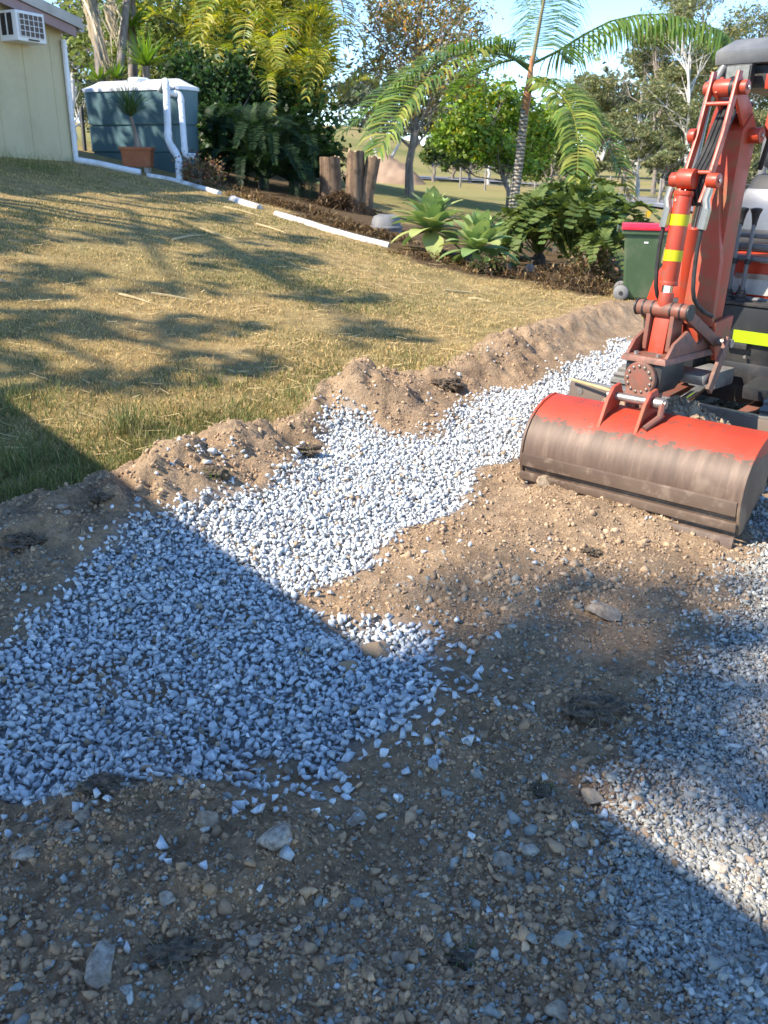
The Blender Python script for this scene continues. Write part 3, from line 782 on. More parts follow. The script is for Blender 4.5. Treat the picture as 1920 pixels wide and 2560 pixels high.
pm = MB().tube([(0, 0, -0.3), (0.01, 0, 0.6), (0, 0.01, 1.25)], [0.07, 0.065, 0.06], 7).mesh('post', postwood, 40)
for p in fp: link('post', pm, fen, np.array([p[0], p[1], TZ(p[0], p[1])]) - fo)
for z in (0.35, 0.7, 1.1):
    MB().tube([np.array([p[0], p[1], TZ(p[0], p[1]) + z]) - fo for p in fp], 0.012, 4).obj('wire', steelwire, fen)
c = G(965, 452); dep = float((c - _C) @ _F)
mu = np.linspace(-1, 1, 40); MX, MY = np.meshgrid(mu, mu)
mr = np.sqrt(MX ** 2 + MY ** 2) * (1 + 0.18 * np.sin(3 * np.arctan2(MY, MX) + 1))
mx, my = c[0] + MX * 0.05 * dep, c[1] + MY * 0.06 * dep
mz = base_h(mx, my) - 0.25 + (np.clip(1 - mr, 0, 1) ** 0.8) * 0.034 * dep + (fbm(MX * 5, MY * 5, 77) - .5) * 0.008 * dep * (mr < .9)
ii = np.arange(1600).reshape(40, 40)
o = link('dirt_mound', np_mesh('dirt_mound', np.stack([mx, my, mz], -1).reshape(-1, 3), np.stack([ii[:-1, :-1], ii[:-1, 1:], ii[1:, 1:], ii[1:, :-1]], -1).reshape(-1, 4), rust_soil, smooth=True)); tag(o, kind='structure')

# ------------------------------------------------------------------ building behind the photographer, its roof throws the straight shadow
e = np.array([0.613, -0.79]); nin = np.array([-0.79, -0.613])
RH = 2.9; off = SUN[:2] * RH / SUN[2]
ea = G(410, 1310)[:2] + off
shed = empty('carport', (float(ea[0]), float(ea[1]), 0), math.atan2(e[1], e[0]), 'carport beside the photographer whose roof edge shades the gravel', 'carport')
MB().box((1.5, -1.65, RH + 0.05), (9.0, 3.3, 0.12)).obj('roof', roofgrey, shed)
MB().box((1.5, -0.015, RH - 0.06), (9.0, 0.03, 0.11)).obj('fascia', mauve, shed)
for xx in (-2.7, 1.5, 5.7):
    MB().box((xx, -0.7, RH / 2 - 0.15), (0.09, 0.09, RH + 0.25)).obj('post', ac_white, shed)
for xx in (-2.7, 1.5, 5.7):
    MB().box((xx, -2.9, RH / 2 - 0.15), (0.09, 0.09, RH + 0.25)).obj('post', ac_white, shed)
# ------------------------------------------------------------------ foliage tools
leafm = leaf_mat('foliage', 0.5, 0.35)
glossm = leaf_mat('glossy_foliage', 0.55, 0.22, 0.25)
frondm = leaf_mat('palm_leaflets', 0.42, 0.4, 0.45)
deadm = leaf_mat('dead_leaves', 0.8, 0.2, 0.1)

def leaf_quads(pos, size, tint, up=0.3, aspect=0.5, droop=0.0):
    """pointed four-sided leaves, random facing"""
    n = len(pos)
    d = RNG.normal(size=(n, 3)); d[:, 2] = d[:, 2] * 0.7 - droop; d /= np.linalg.norm(d, axis=1)[:, None]
    r = RNG.normal(size=(n, 3)); r[:, 2] += up; s = np.cross(d, r); s /= np.linalg.norm(s, axis=1)[:, None] + 1e-9
    L = size[:, None]
    nrm = np.cross(d, s)
    a = pos - d * L * 0.5; c = pos + d * L * 0.5 - nrm * L * 0.12; b1 = pos + s * L * aspect * 0.5 + nrm * L * 0.05; b2 = pos - s * L * aspect * 0.5 + nrm * L * 0.05
    V = np.stack([a, b1, c, b2], 1).reshape(-1, 3); i = np.arange(n)[:, None] * 4
    F = (i + np.array([0, 1, 2, 3])[None]).astype(int)
    return V, F, np.repeat(tint, 4, 0)

def crown_points(blobs, n, clumps=14, spread=0.24, shell=0.45):
    """points gathered in clumps through the volume of ellipsoid blobs"""
    vol = np.array([b[1][0] * b[1][1] * b[1][2] for b in blobs]) ** 0.75; vol /= vol.sum()
    out = []
    for (c, r), f in zip(blobs, vol):
        m = max(4, int(n * f)); k = max(3, int(clumps * (f * len(blobs)) ** 0.5))
        u = RNG.normal(size=(k, 3)); u /= np.linalg.norm(u, axis=1)[:, None]; u *= (RNG.random(k) ** shell)[:, None]
        cc = np.array(c) + u * np.array(r) * 0.85
        w = RNG.integers(0, k, m); wt = RNG.uniform(0.5, 1.2, k)
        out.append(cc[w] + RNG.normal(size=(m, 3)) * np.array(r) * spread * wt[w][:, None])
    return np.concatenate(out)

def tints(n, cols, var=0.25, w=None):
    cols = np.array(cols); k = RNG.choice(len(cols), n, p=w)
    return cols[k] * np.exp(RNG.normal(0, var, (n, 1))) * np.exp(RNG.normal(0, 0.06, (n, 3)))

def tree(name, label, base, blobs, n, leaf, cols, trunk_r, bark=None, group=None, cat='tree', lean=None, clumps=14, spread=0.24, w=None, aspect=0.5, droop=0.2, limbs=True, mat_=None, var=0.25):
    o = empty(name, base, 0, label, cat, group); b0 = np.array(base, float)
    bl = [(np.array(c) - b0, np.array(r)) for c, r in blobs]
    top = max(bl, key=lambda q: q[0][2])[0]
    if trunk_r:
        m = MB(); k = 7
        pts = [np.array([0, 0, -0.3])]
        for i in range(1, k + 1):
            s = i / k; pts.append(np.array([top[0] * s ** 1.4 + random.uniform(-1, 1) * trunk_r * 0.8, top[1] * s ** 1.4 + random.uniform(-1, 1) * trunk_r * 0.8, top[2] * s]))
        rr = [trunk_r * (1.25 if i == 0 else 1 - 0.8 * i / k) for i in range(k + 1)]
        tk = m.tube(pts, rr, 9).obj('trunk', bark or bark_grey, o, smooth=60)
        if limbs:
            lm = MB()
            for c, r in bl:
                for q in range(3):
                    e = c + RNG.normal(size=3) * r * 0.45
                    s = min(0.85, max(0.2, (e[2] - r[2] * 0.9) / max(top[2], 0.1) * 0.8)); i = s * k; i0 = int(i); st = pts[i0] * (1 - (i - i0)) + pts[min(i0 + 1, k)] * (i - i0)
                    mid = (st + e) / 2 + np.array([0, 0, -0.08 * np.linalg.norm(e - st)]) + RNG.normal(size=3) * 0.05 * np.linalg.norm(e - st)
                    r1 = trunk_r * 0.38; lm.tube([st, mid, e], [r1, r1 * 0.6, r1 * 0.2], 6)
                    for z in range(3):
                        e2 = mid * 0.5 + e * 0.5 + RNG.normal(size=3) * r * 0.5
                        lm.tube([mid, e2], [r1 * 0.4, r1 * 0.1], 4)
            lm.obj('limbs', bark or bark_grey, o, smooth=60)
    pos = crown_points(bl, n, clumps, spread)
    V, F, TT = leaf_quads(pos, leaf * np.exp(RNG.normal(0, 0.3, len(pos))), tints(len(pos), cols, var, w), aspect=aspect, droop=droop)
    link('crown', np_mesh('crown', V, F, mat_ or leafm, tint=TT), o)
    return o

def catmull(pts, n):
    p = [np.array(q, float) for q in pts]; p = [2 * p[0] - p[1]] + p + [2 * p[-1] - p[-2]]; out = []
    segs = len(p) - 3
    for s in np.linspace(0, segs - 1e-6, n):
        i = int(s); t_ = s - i; a, b, c, d = p[i:i + 4]
        out.append(0.5 * ((2 * b) + (c - a) * t_ + (2 * a - 5 * b + 4 * c - d) * t_ ** 2 + (3 * b - a - 3 * c + d) * t_ ** 3))
    return np.array(out)

def frond_mesh(name, spine, n, L, width, droop, cols, stalk_r=0.02, start=0.16, material=None, vee=0.5, var=0.15, tipcol=None, forward=0.55, two=True, jitter=0.12):
    """arched rachis with a leaflet to each side; leaflets bend down under their weight"""
    sp = catmull(spine, 60); d = np.gradient(sp, axis=0); d /= np.linalg.norm(d, axis=1)[:, None]
    V, F, C = [], [], []
    cols = np.array(cols)
    def quadstrip(rows, c):
        b = sum(len(v) for v in V)
        V.append(np.array([p for r in rows for p in r])); C.append(np.repeat(np.array([c]), len(rows) * 2, 0))
        for i in range(len(rows) - 1): F.append((b + 2 * i, b + 2 * i + 1, b + 2 * i + 3, b + 2 * i + 2))
    base_up = np.array([0, 0, 1.0])
    for j in range(n):
        s = start + (1 - start) * (j + 0.5) / n; i = min(59, int(s * 59)); p = sp[i]; t_ = d[i]
        side = np.cross(t_, base_up); ln = np.linalg.norm(side)
        if ln < 0.15: side = np.array([1.0, 0, 0]) - t_ * t_[0]; ln = np.linalg.norm(side)
        side /= ln; upv = np.cross(side, t_)
        prof = math.sin(math.pi * min(1, (0.18 + 0.82 * (s - start) / (1 - start))) ** 0.8) ** 0.6
        for sg in (-1, 1):
            l = L * (0.35 + 0.65 * prof) * random.uniform(1 - jitter, 1 + jitter); w = width * random.uniform(0.8, 1.15)
            dr = t_ * (forward + 0.5 * (s > 0.9)) + side * sg * 1.0 + upv * (vee + random.uniform(-.15, .15)); dr /= np.linalg.norm(dr)
            q = p.copy(); rows = []; wd = np.cross(dr, upv); wd /= np.linalg.norm(wd) + 1e-9
            for k, wk in enumerate((0.5, 1.0, 0.85, 0.08)):
                rows.append((q - wd * w * wk / 2, q + wd * w * wk / 2))
                q = q + dr * l / 3; dr = dr + np.array([0, 0, -droop * (k + 1) * 0.5]); dr /= np.linalg.norm(dr)
            c = cols[random.randrange(len(cols))] * math.exp(random.gauss(0, var))
            if tipcol is not None and random.random() < sstep(s, 0.45, 1.0) * 0.6: c = np.array(tipcol) * math.exp(random.gauss(0, var))
            quadstrip(rows, c)
    m = MB().tube(list(sp[::6]) + [sp[-1]], [stalk_r * (1 - 0.85 * k / 10) for k in range(11)][:len(sp[::6]) + 1], 6)
    b = sum(len(v) for v in V); V.append(np.array(m.v)); C.append(np.repeat(cols[:1] * np.array([1.2, 1.05, 0.9]), len(m.v), 0))
    V = np.concatenate(V); C = np.concatenate(C)
    fs = [tuple(f) for f in F] + [tuple(b + i for i in f) for f in m.f if len(f) == 4]
    return np_mesh(name, V, np.array(fs), material or frondm, tint=C)

# ------------------------------------------------------------------ the feather palm in the middle
pbase = T(1283, 560)
pd = float((pbase - _C) @ _F)
palm = empty('palm_tree', pbase, 0, 'slender ringed palm with long drooping fronds beside the cycads', 'palm tree')
def rel(px, py, dd=0.0): return P(px, py, pd + dd) - pbase
t = NT('palm_trunk'); tcn = t.n('ShaderNodeTexCoord'); wv = t.n('ShaderNodeTexWave'); wv.wave_type = 'BANDS'; wv.bands_direction = 'Z'
wv.inputs['Scale'].default_value = 4.0; wv.inputs['Distortion'].default_value = 6.0; wv.inputs['Detail'].default_value = 3
t.l(tcn.outputs['Object'], wv.inputs['Vector'])
t.l(t.ramp(wv.outputs['Fac'], [(0.2, (0.12, 0.09, 0.06, 1)), (0.5, (0.25, 0.21, 0.16, 1)), (0.85, (0.40, 0.36, 0.30, 1))]).outputs[0], t.b.inputs['Base Color']); t.rough(0.9); t.bump(wv.outputs['Fac'], 0.7, 0.02)
trunkline = catmull([rel(1280, 575), rel(1285, 500), rel(1298, 400), rel(1307, 320), rel(1312, 265)], 40)
MB().tube(trunkline, [0.115 - 0.03 * k / 39 + 0.008 * (k % 3 == 0) for k in range(40)], 12).obj('trunk', t.m, palm, smooth=60)
shaftm = mat('palm_sheath', (0.30, 0.10, 0.035), (0.40, 0.20, 0.07), 8, 0.6, stretch=(1, 1, 0.3), dirt=(0.12, 0.07, 0.03), damt=0.5)
MB().tube(catmull([rel(1311, 290), rel(1315, 255), rel(1322, 215), rel(1327, 170), rel(1331, 140)], 12), [0.085, 0.095, 0.10, 0.10, 0.095, 0.085, 0.075, 0.07, 0.06, 0.055, 0.05, 0.04], 12).obj('crownshaft', shaftm, palm, smooth=60)
spearm = mat('palm_spear', (0.10, 0.09, 0.03), (0.16, 0.13, 0.05), 6, 0.6)
GRN = [(0.13, 0.22, 0.045), (0.17, 0.26, 0.06), (0.10, 0.18, 0.035)]; YGR = [(0.28, 0.32, 0.05), (0.24, 0.30, 0.06), (0.33, 0.33, 0.07)]; BLU = [(0.11, 0.19, 0.075), (0.09, 0.16, 0.07)]
def pfrond(pts, n, L, w, cols, **kw): 
    link('frond', frond_mesh('frond', [rel(*q) for q in pts], n, L, w, kw.pop('droop', 0.55), cols, 0.035, **kw), palm)
pfrond([(1325, 165, 0), (1250, 135, -0.3), (1130, 140, -0.7), (1000, 215, -1.1), (860, 330, -1.4)], 96, 1.0, 0.05, BLU + GRN, droop=0.5)
pfrond([(1322, 175, 0), (1240, 125, 0.4), (1120, 165, -1.2), (1010, 260, -1.9), (940, 390, -2.3)], 96, 1.05, 0.06, GRN + YGR, droop=0.7)
pfrond([(1330, 160, 0), (1400, 125, 0.3), (1520, 55, 0.2), (1660, 35, -0.2), (1800, 75, -0.6), (1830, 110, -0.7)], 105, 1.15, 0.05, GRN + [(0.20, 0.28, 0.05)], droop=1.1, vee=-0.25, forward=0.3)
pfrond([(1318, 235, 0), (1370, 205, -0.6), (1440, 250, -1.2), (1520, 360, -1.7), (1580, 500, -2.0)], 84, 0.62, 0.05, GRN + YGR, droop=0.7, tipcol=(0.26, 0.17, 0.06))
pfrond([(1318, 225, 0), (1370, 215, -1.0), (1420, 260, -1.9), (1445, 350, -2.4), (1440, 480, -2.7)], 78, 0.75, 0.065, YGR + GRN, droop=0.75)
pfrond([(1330, 150, 0), (1345, 80, 0.0), (1362, 0, 0.0), (1375, -90, -0.1), (1385, -170, -0.2)], 64, 1.3, 0.03, BLU + GRN[2:], droop=1.1, start=0.1, vee=-0.3, forward=0.2)
pfrond([(1328, 160, 0), (1342, 90, 0.5), (1355, 20, 0.9), (1340, -60, 1.2), (1300, -110, 1.4)], 40, 1.1, 0.03, BLU, droop=1.1, vee=-0.2)
pfrond([(1322, 170, 0), (1280, 150, 0.8), (1180, 190, 1.4), (1110, 260, 1.8)], 64, 0.8, 0.05, GRN, droop=0.7)
MB().tube([rel(1330, 165), rel(1345, 80), rel(1360, 0), rel(1370, -80)], [0.05, 0.045, 0.035, 0.02], 8).obj('spear', spearm, palm, smooth=60)

# ------------------------------------------------------------------ golden cane palms
def canonical(name, n, L, w, cols, ln=2.2, rise=1.1, fall=0.8, **kw):
    return frond_mesh(name, [(0, 0, 0), (ln * 0.3, 0, rise * 0.75), (ln * 0.65, 0, rise), (ln, 0, rise - fall)], n, L, w, kw.pop('droop', 0.45), cols, kw.pop('stalk', 0.022), **kw)
CANE = [(0.36, 0.36, 0.05), (0.27, 0.31, 0.05), (0.44, 0.39, 0.06), (0.18, 0.25, 0.045), (0.50, 0.37, 0.06)]
cane_meshes = [canonical('frond', 34, 0.55, 0.04, CANE, 1.9, 1.2, 0.9, droop=0.4), canonical('frond', 34, 0.55, 0.04, CANE[:3], 1.7, 1.5, 0.7, droop=0.35), canonical('frond', 32, 0.5, 0.045, CANE[1:4], 1.8, 0.8, 1.3, droop=0.5)]
canestem = mat('cane_stem', (0.30, 0.27, 0.08), (0.42, 0.38, 0.16), 5, 0.5, stretch=(1, 1, 3))
def cane_clump(label, heads, base):
    o = empty('cane_palm', base, 0, label, 'palm', 'golden cane palms behind the tank')
    b0 = np.array(base)
    for (hp, k, sc) in heads:
        e = hp - b0
        foot = np.array([random.uniform(-.4, .4), random.uniform(-.3, .3), -0.2])
        MB().tube(catmull([foot, foot * 0.6 + e * 0.5 + np.array([0, 0, 0.1]), e], 6), [0.05, 0.045, 0.04, 0.04, 0.035, 0.03], 7).obj('stem', canestem, o, smooth=60)
        a0 = random.uniform(0, 6.28)
        for j in range(k):
            f = link('frond', random.choice(cane_meshes), o, e); f.rotation_euler = (random.uniform(-.3, .3), random.uniform(-0.75, 0.3), a0 + j * 2.4 + random.uniform(-.3, .3))
            s = sc * random.uniform(0.75, 1.1); f.scale = (s, s, s)
    return o
def hd(px, py, dep, k=6, sc=1.0): return (P(px, py, dep), k, sc)
cb = T(640, 440); cd_ = float((cb - _C) @ _F) + 2.0
cane_clump('golden cane palm clump with yellow fronds nearest the tank', [hd(520, 110, cd_ + 1, 8), hd(590, 130, cd_ + 0.4, 8), hd(560, 210, cd_, 7, 0.8), hd(500, 40, cd_ + 1.2, 7), hd(600, 40, cd_ + 1, 7)], P(590, 430, cd_))
cane_clump('golden cane palm clump at the centre above the dark cycads', [hd(660, 160, cd_ - 0.3, 8), hd(700, 110, cd_, 8), hd(640, 80, cd_ + 0.5, 7), hd(680, 260, cd_ - 1.1, 6, 0.75), hd(700, 30, cd_ + .6, 7)], P(680, 440, cd_ - 0.4))
cane_clump('golden cane palm clump at the right end above the stumps', [hd(760, 180, cd_ - 0.2, 8), hd(800, 230, cd_ - 0.4, 7, 0.85), hd(780, 120, cd_ + 0.3, 7), hd(730, 60, cd_ + 0.5, 7), hd(740, 280, cd_ - 0.9, 6, 0.75), hd(800, 320, cd_ - 0.5, 6, 0.8)], P(770, 450, cd_ - 0.3))

# ------------------------------------------------------------------ dark cycads under the palms
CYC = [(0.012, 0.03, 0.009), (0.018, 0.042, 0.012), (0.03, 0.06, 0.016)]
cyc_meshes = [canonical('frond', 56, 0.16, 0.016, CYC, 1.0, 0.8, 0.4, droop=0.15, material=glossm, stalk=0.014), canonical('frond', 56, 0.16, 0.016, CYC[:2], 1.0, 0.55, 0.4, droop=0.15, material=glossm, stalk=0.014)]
caudex = mat('cycad_trunk', (0.05, 0.04, 0.03), (0.10, 0.08, 0.06), 20, 0.9, bump=0.8)
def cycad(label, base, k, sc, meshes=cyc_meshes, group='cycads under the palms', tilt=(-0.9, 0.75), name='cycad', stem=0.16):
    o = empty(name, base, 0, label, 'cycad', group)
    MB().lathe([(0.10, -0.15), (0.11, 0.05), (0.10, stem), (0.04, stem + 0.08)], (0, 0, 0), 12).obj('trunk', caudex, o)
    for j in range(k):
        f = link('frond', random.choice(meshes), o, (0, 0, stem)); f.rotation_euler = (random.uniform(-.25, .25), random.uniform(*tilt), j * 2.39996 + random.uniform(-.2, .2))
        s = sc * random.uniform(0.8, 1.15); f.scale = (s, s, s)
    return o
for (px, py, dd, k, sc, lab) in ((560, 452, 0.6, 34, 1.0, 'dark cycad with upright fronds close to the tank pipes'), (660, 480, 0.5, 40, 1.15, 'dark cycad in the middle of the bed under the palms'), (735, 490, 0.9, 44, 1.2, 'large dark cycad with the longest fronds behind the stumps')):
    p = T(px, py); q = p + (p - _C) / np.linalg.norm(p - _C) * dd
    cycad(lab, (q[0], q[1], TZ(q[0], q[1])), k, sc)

# ------------------------------------------------------------------ cardboard cycads at the right of the bed
ZAM = [(0.10, 0.14, 0.035), (0.075, 0.115, 0.03), (0.14, 0.18, 0.045), (0.055, 0.09, 0.025)]
zam_meshes = [canonical('frond', 12, 0.17, 0.075, ZAM, 0.85, 0.55, 0.35, droop=0.10, material=glossm, stalk=0.014, start=0.25, forward=0.5), canonical('frond', 12, 0.17, 0.075, ZAM[:3], 0.8, 0.7, 0.15, droop=0.10, material=glossm, stalk=0.014, start=0.25, forward=0.5)]
for (px, py, k, sc, lab) in ((1345, 672, 44, 0.95, 'broad leaved cycad beside the palm trunk'), (1425, 690, 50, 1.1, 'largest broad leaved cycad between palm and bin'), (1490, 665, 44, 1.05, 'tall broad leaved cycad rising behind the red lidded bin'), (1395, 640, 40, 1.1, 'broad leaved cycad at the back of the group'), (1500, 715, 26, 0.7, 'small broad leaved cycad low against the bin')):
    p = T(px, py); p = p + (p - _C) / np.linalg.norm(p - _C) * 0.5
    cycad(lab, (p[0], p[1], TZ(p[0], p[1])), k, sc, zam_meshes, 'broad leaved cycads by the bin', (-1.0, 0.35), stem=0.12)

# ------------------------------------------------------------------ agaves
def agave_leaf():
    rows = 9; V = []; F = []
    for i in range(rows):
        s = i / (rows - 1); x = s * 0.62; z = 0.16 * math.sin(s * 2.2) * 1.0 + 0.05 * s
        w = 0.118 * (0.55 + 0.9 * s) * (1 - max(0, s - 0.45) / 0.55 * 1.0) ** 0.75 * 1.25 + 0.002
        if s < 0.2: w = 0.055 + s * 0.1
        V += [(x, -w, z + 0.03 * (1 - s)), (x, -w * 0.5, z + 0.008), (x, 0, z - 0.008), (x, w * 0.5, z + 0.008), (x, w, z + 0.03 * (1 - s))]
    for i in range(rows - 1):
        for k in range(4): F.append((i * 5 + k, i * 5 + k + 1, i * 5 + k + 6, i * 5 + k + 5))
    return np.array(V), np.array(F)
av, af = agave_leaf()
agave_meshes = [np_mesh('leaf', av * np.array([1, s, 1]), af, glossm, tint=np.repeat(np.array([c]), len(av), 0), smooth=True) for c, s in (((0.27, 0.37, 0.13), 1.0), ((0.33, 0.42, 0.15), 1.1), ((0.21, 0.31, 0.11), 0.95), ((0.38, 0.42, 0.15), 1.05))]
def agave(label, px, py, sc, k, hgt):
    p = T(px, py); o = empty('agave', p, 0, label, 'agave', 'agaves at the bed edge')
    MB().tube([(0, 0, -0.1), (0, 0, hgt)], [0.09, 0.06], 8).obj('stem', caudex, o)
    for j in range(k):
        s = j / k
        f = link('leaf', random.choice(agave_meshes), o, (0, 0, hgt + 0.06 * s * sc)); f.rotation_euler = (random.uniform(-.15, .15), 0.85 - 2.05 * s ** 0.9 + random.uniform(-.12, .12), j * 2.39996)
        z = sc * random.uniform(0.85, 1.1) * (1.05 - 0.25 * s); f.scale = (z, z, z)
agave('largest pale green agave rosette at the bed edge', 1075, 632, 1.0, 38, 0.30)
agave('lower agave rosette to the right of the largest one', 1192, 668, 0.92, 36, 0.20)
agave('small agave rosette partly hidden next to the palm trunk', 1258, 640, 0.75, 26, 0.12)

# ------------------------------------------------------------------ yuccas behind the tank
YUC = [(0.16, 0.26, 0.04), (0.22, 0.32, 0.05), (0.10, 0.18, 0.03)]
def sword_burst(n, L, w, cols, up=0.3, droop=0.25):
    V, F, C = [], [], []
    for j in range(n):
        d = RNG.normal(size=3); d[2] = abs(d[2]) * 0.9 + up - 0.35; d /= np.linalg.norm(d); l = L * random.uniform(0.7, 1.1)
        sd = np.cross(d, (0, 0, 1.0)); sd /= np.linalg.norm(sd) + 1e-9; q = np.zeros(3); b = len(V) * 8
        rows = []
        for k, wk in enumerate((0.6, 1.0, 0.7, 0.05)):
            rows += [q - sd * w * wk / 2, q + sd * w * wk / 2]; q = q + d * l / 3; d = d + np.array([0, 0, -droop * (k + 1) * 0.3]); d /= np.linalg.norm(d)
        V.append(np.array(rows)); C.append(np.repeat(np.array([cols[random.randrange(len(cols))]]) * math.exp(random.gauss(0, .2)), 8, 0))
        F += [(b, b + 1, b + 3, b + 2), (b + 2, b + 3, b + 5, b + 4), (b + 4, b + 5, b + 7, b + 6)]
    return np.concatenate(V), np.array(F), np.concatenate(C)
def yucca(label, base, heads, dead=()):
    o = empty('yucca', base, 0, label, 'yucca', 'yuccas behind the tank'); b0 = np.array(base)
    for (p, L, n, up) in heads:
        e = p - b0
        MB().tube(catmull([(0, 0, -0.3), e * 0.5 + np.array([0.05, 0, 0]), e], 5), [0.13, 0.11, 0.10, 0.09, 0.08], 8).obj('trunk', bark_grey, o, smooth=60)
        V, F, C = sword_burst(n, L, 0.06, YUC, up); link('leaf_head', np_mesh('leaf_head', V + e, F, glossm, tint=C), o)
    for (p, q, n) in dead:
        V = []; F = []; C = []
        for j in range(n):
            a = (p - b0) + RNG.normal(size=3) * 0.07; s = random.uniform(0.2, 1.0); c = (p * (1 - s) + q * s - b0) + RNG.normal(size=3) * np.array([0.055, .08, .1]) ; w = 0.018
            m_ = (a + c) / 2 + RNG.normal(size=3) * 0.08; b = len(V); V += [a - (w, 0, 0), a + (w, 0, 0), m_ - (w, 0, 0), m_ + (w, 0, 0), c, c + (0.01, 0, 0)]; C += [np.array([0.50, 0.40, 0.26]) * math.exp(random.gauss(0, .25))] * 6
            F += [(b, b + 1, b + 3, b + 2), (b + 2, b + 3, b + 5, b + 4)]
        link('dead_skirt', np_mesh('dead_skirt', np.array(V), np.array(F), deadm, tint=np.array(C)), o)
yd = 19.5
yucca('tall yucca with a long skirt of dead leaves', P(262, 430, yd), [(P(232, -10, yd), 0.85, 60, 0.35), (P(320, -30, yd + .3), 0.85, 60, 0.3)], [(P(222, 10, yd), P(278, 215, yd), 90), (P(275, 10, yd), P(290, 110, yd), 40)])
yucca('dark yucca head hanging in shade over the tank', P(330, 430, yd + 1.2), [(P(325, 70, yd + 0.8), 0.8, 110, -0.1), (P(330, 0, yd + 0.8), 0.8, 70, 0.2)])
yucca('bright green yucca rosette just above the tank lid', P(365, 430, yd + 0.2), [(P(365, 165, yd - .6), 0.85, 90, 0.45)])
yucca('low pair of yucca rosettes left above the tank lid', P(270, 430, yd), [(P(250, 205, yd), 0.5, 44, 0.5), (P(292, 200, yd), 0.45, 36, 0.5)])

# ponytail plant in the planter
o = empty('potted_plant', PLANT_AT, 0, 'ponytail plant with thin drooping leaves in the terracotta planter', 'plant')
MB().tube([(0, 0, -0.02), (0.02, 0, 0.06), (-0.01, 0, 0.25), (-0.07, 0, 0.5)], [0.08, 0.07, 0.035, 0.03], 8).obj('stem', bark_grey, o, smooth=60)
V, F, C = sword_burst(190, 0.85, 0.014, [(0.09, 0.14, 0.04), (0.13, 0.18, 0.05)], 0.9, 1.1); link('leaf_tuft', np_mesh('leaf_tuft', V + np.array([-0.07, 0, 0.5]), F, glossm, tint=C), o)

# ------------------------------------------------------------------ leafy shrubs and trees round the garden
DKG = [(0.035, 0.075, 0.02), (0.05, 0.10, 0.028), (0.075, 0.13, 0.035), (0.02, 0.045, 0.014)]
def B(px, py, dep, rx, ry, rz): return (P(px, py, dep), (rx, ry, rz))
def at_ground(px, py, extra=0.0):
    p = T(px, py); d = (p - _C) / np.linalg.norm(p - _C); q = p + d * extra; return np.array([q[0], q[1], TZ(q[0], q[1])])
b = at_ground(520, 440, 2.0); dp_ = float((b - _C) @ _F)
tree('leafy_shrub', 'dense dark green climbing shrub to the right of the tank', b, [B(500, 250, dp_ + .3, .75, .6, .8), B(540, 330, dp_, .7, .6, .8), B(470, 190, dp_ + .8, .7, .6, .7), B(520, 400, dp_ - .3, .6, .5, .5), B(590, 250, dp_ + .6, .8, .5, 1.0)], 9000, 0.10, DKG, 0.08, cat='shrub', clumps=40, aspect=0.7, spread=0.2)
b = at_ground(680, 470, 3.2); dp_ = float((b - _C) @ _F)
tree('leafy_shrub', 'dark shrub mass filling the gap behind the cane palms', b, [B(620, 330, dp_, 1.0, .6, 1.2), B(720, 330, dp_, 1.2, .6, 1.2), B(680, 200, dp_ + .6, 1.3, .6, 1.3), B(790, 370, dp_ + .3, .7, .5, 0.9)], 8000, 0.14, DKG[:2] + DKG[3:], 0.1, cat='shrub', clumps=40, aspect=0.7)
OLV = [(0.19, 0.23, 0.065), (0.25, 0.27, 0.08), (0.13, 0.17, 0.05)]
tree('leafy_tree', 'olive green leafy tree rising behind the yuccas', P(420, 420, 24), [B(400, 60, 24, 2.0, 1.5, 1.6), B(470, 10, 24.5, 1.8, 1.4, 1.5), B(350, 120, 24, 1.3, 1.2, 1.4), B(440, 160, 23.5, 1.3, 1.2, 1.3), B(270, 60, 26, 1.6, 1.2, 1.7)], 12000, 0.16, OLV, 0.18, clumps=36, group='trees behind the garden')
tree('gum_tree', 'thin pale gum tree seen between house and tank', P(185, 400, 34), [B(200, 40, 34, 1.0, 1, 1.5), B(190, 150, 34, .6, .6, 1.0), B(215, 260, 36, 0.8, .8, 1.0), B(160, 110, 34, .6, .6, 1.1)], 2200, 0.2, [(0.10, 0.12, 0.05), (0.15, 0.15, 0.07)], 0.14, bark_pale, clumps=16, group='trees behind the garden')
# orange flowering tree on a thin dark trunk
b = at_ground(1024, 490); dp_ = float((b - _C) @ _F)
def thin_tree(): 
    o = tree('flowering_tree', 'tall thin trunked tree with orange blossom against the sky', b, [B(1050, 60, dp_, 1.7, 1.4, 1.5), B(1000, 130, dp_, 1.5, 1.2, 1.1), B(1120, 120, dp_, 1.4, 1.2, 1.1), B(1060, 200, dp_, 1.6, 1.2, 1.0), B(1180, 60, dp_ + 1, 0.9, .8, .9), B(960, 40, dp_, 1.1, .9, 1.0), B(1060, -70, dp_, 2.0, 1.5, 1.5), B(930, 160, dp_, 0.7, .6, .6), B(1000, 260, dp_, 1.2, .8, .7)], 13000, 0.11, [(0.24, 0.26, 0.12), (0.32, 0.31, 0.15), (0.66, 0.36, 0.07), (0.44, 0.33, 0.19)], 0.11, bark_grey, w=[0.40, 0.28, 0.20, 0.12], clumps=26, spread=0.2, aspect=0.4, group='trees behind the garden')
    return o
thin_tree()
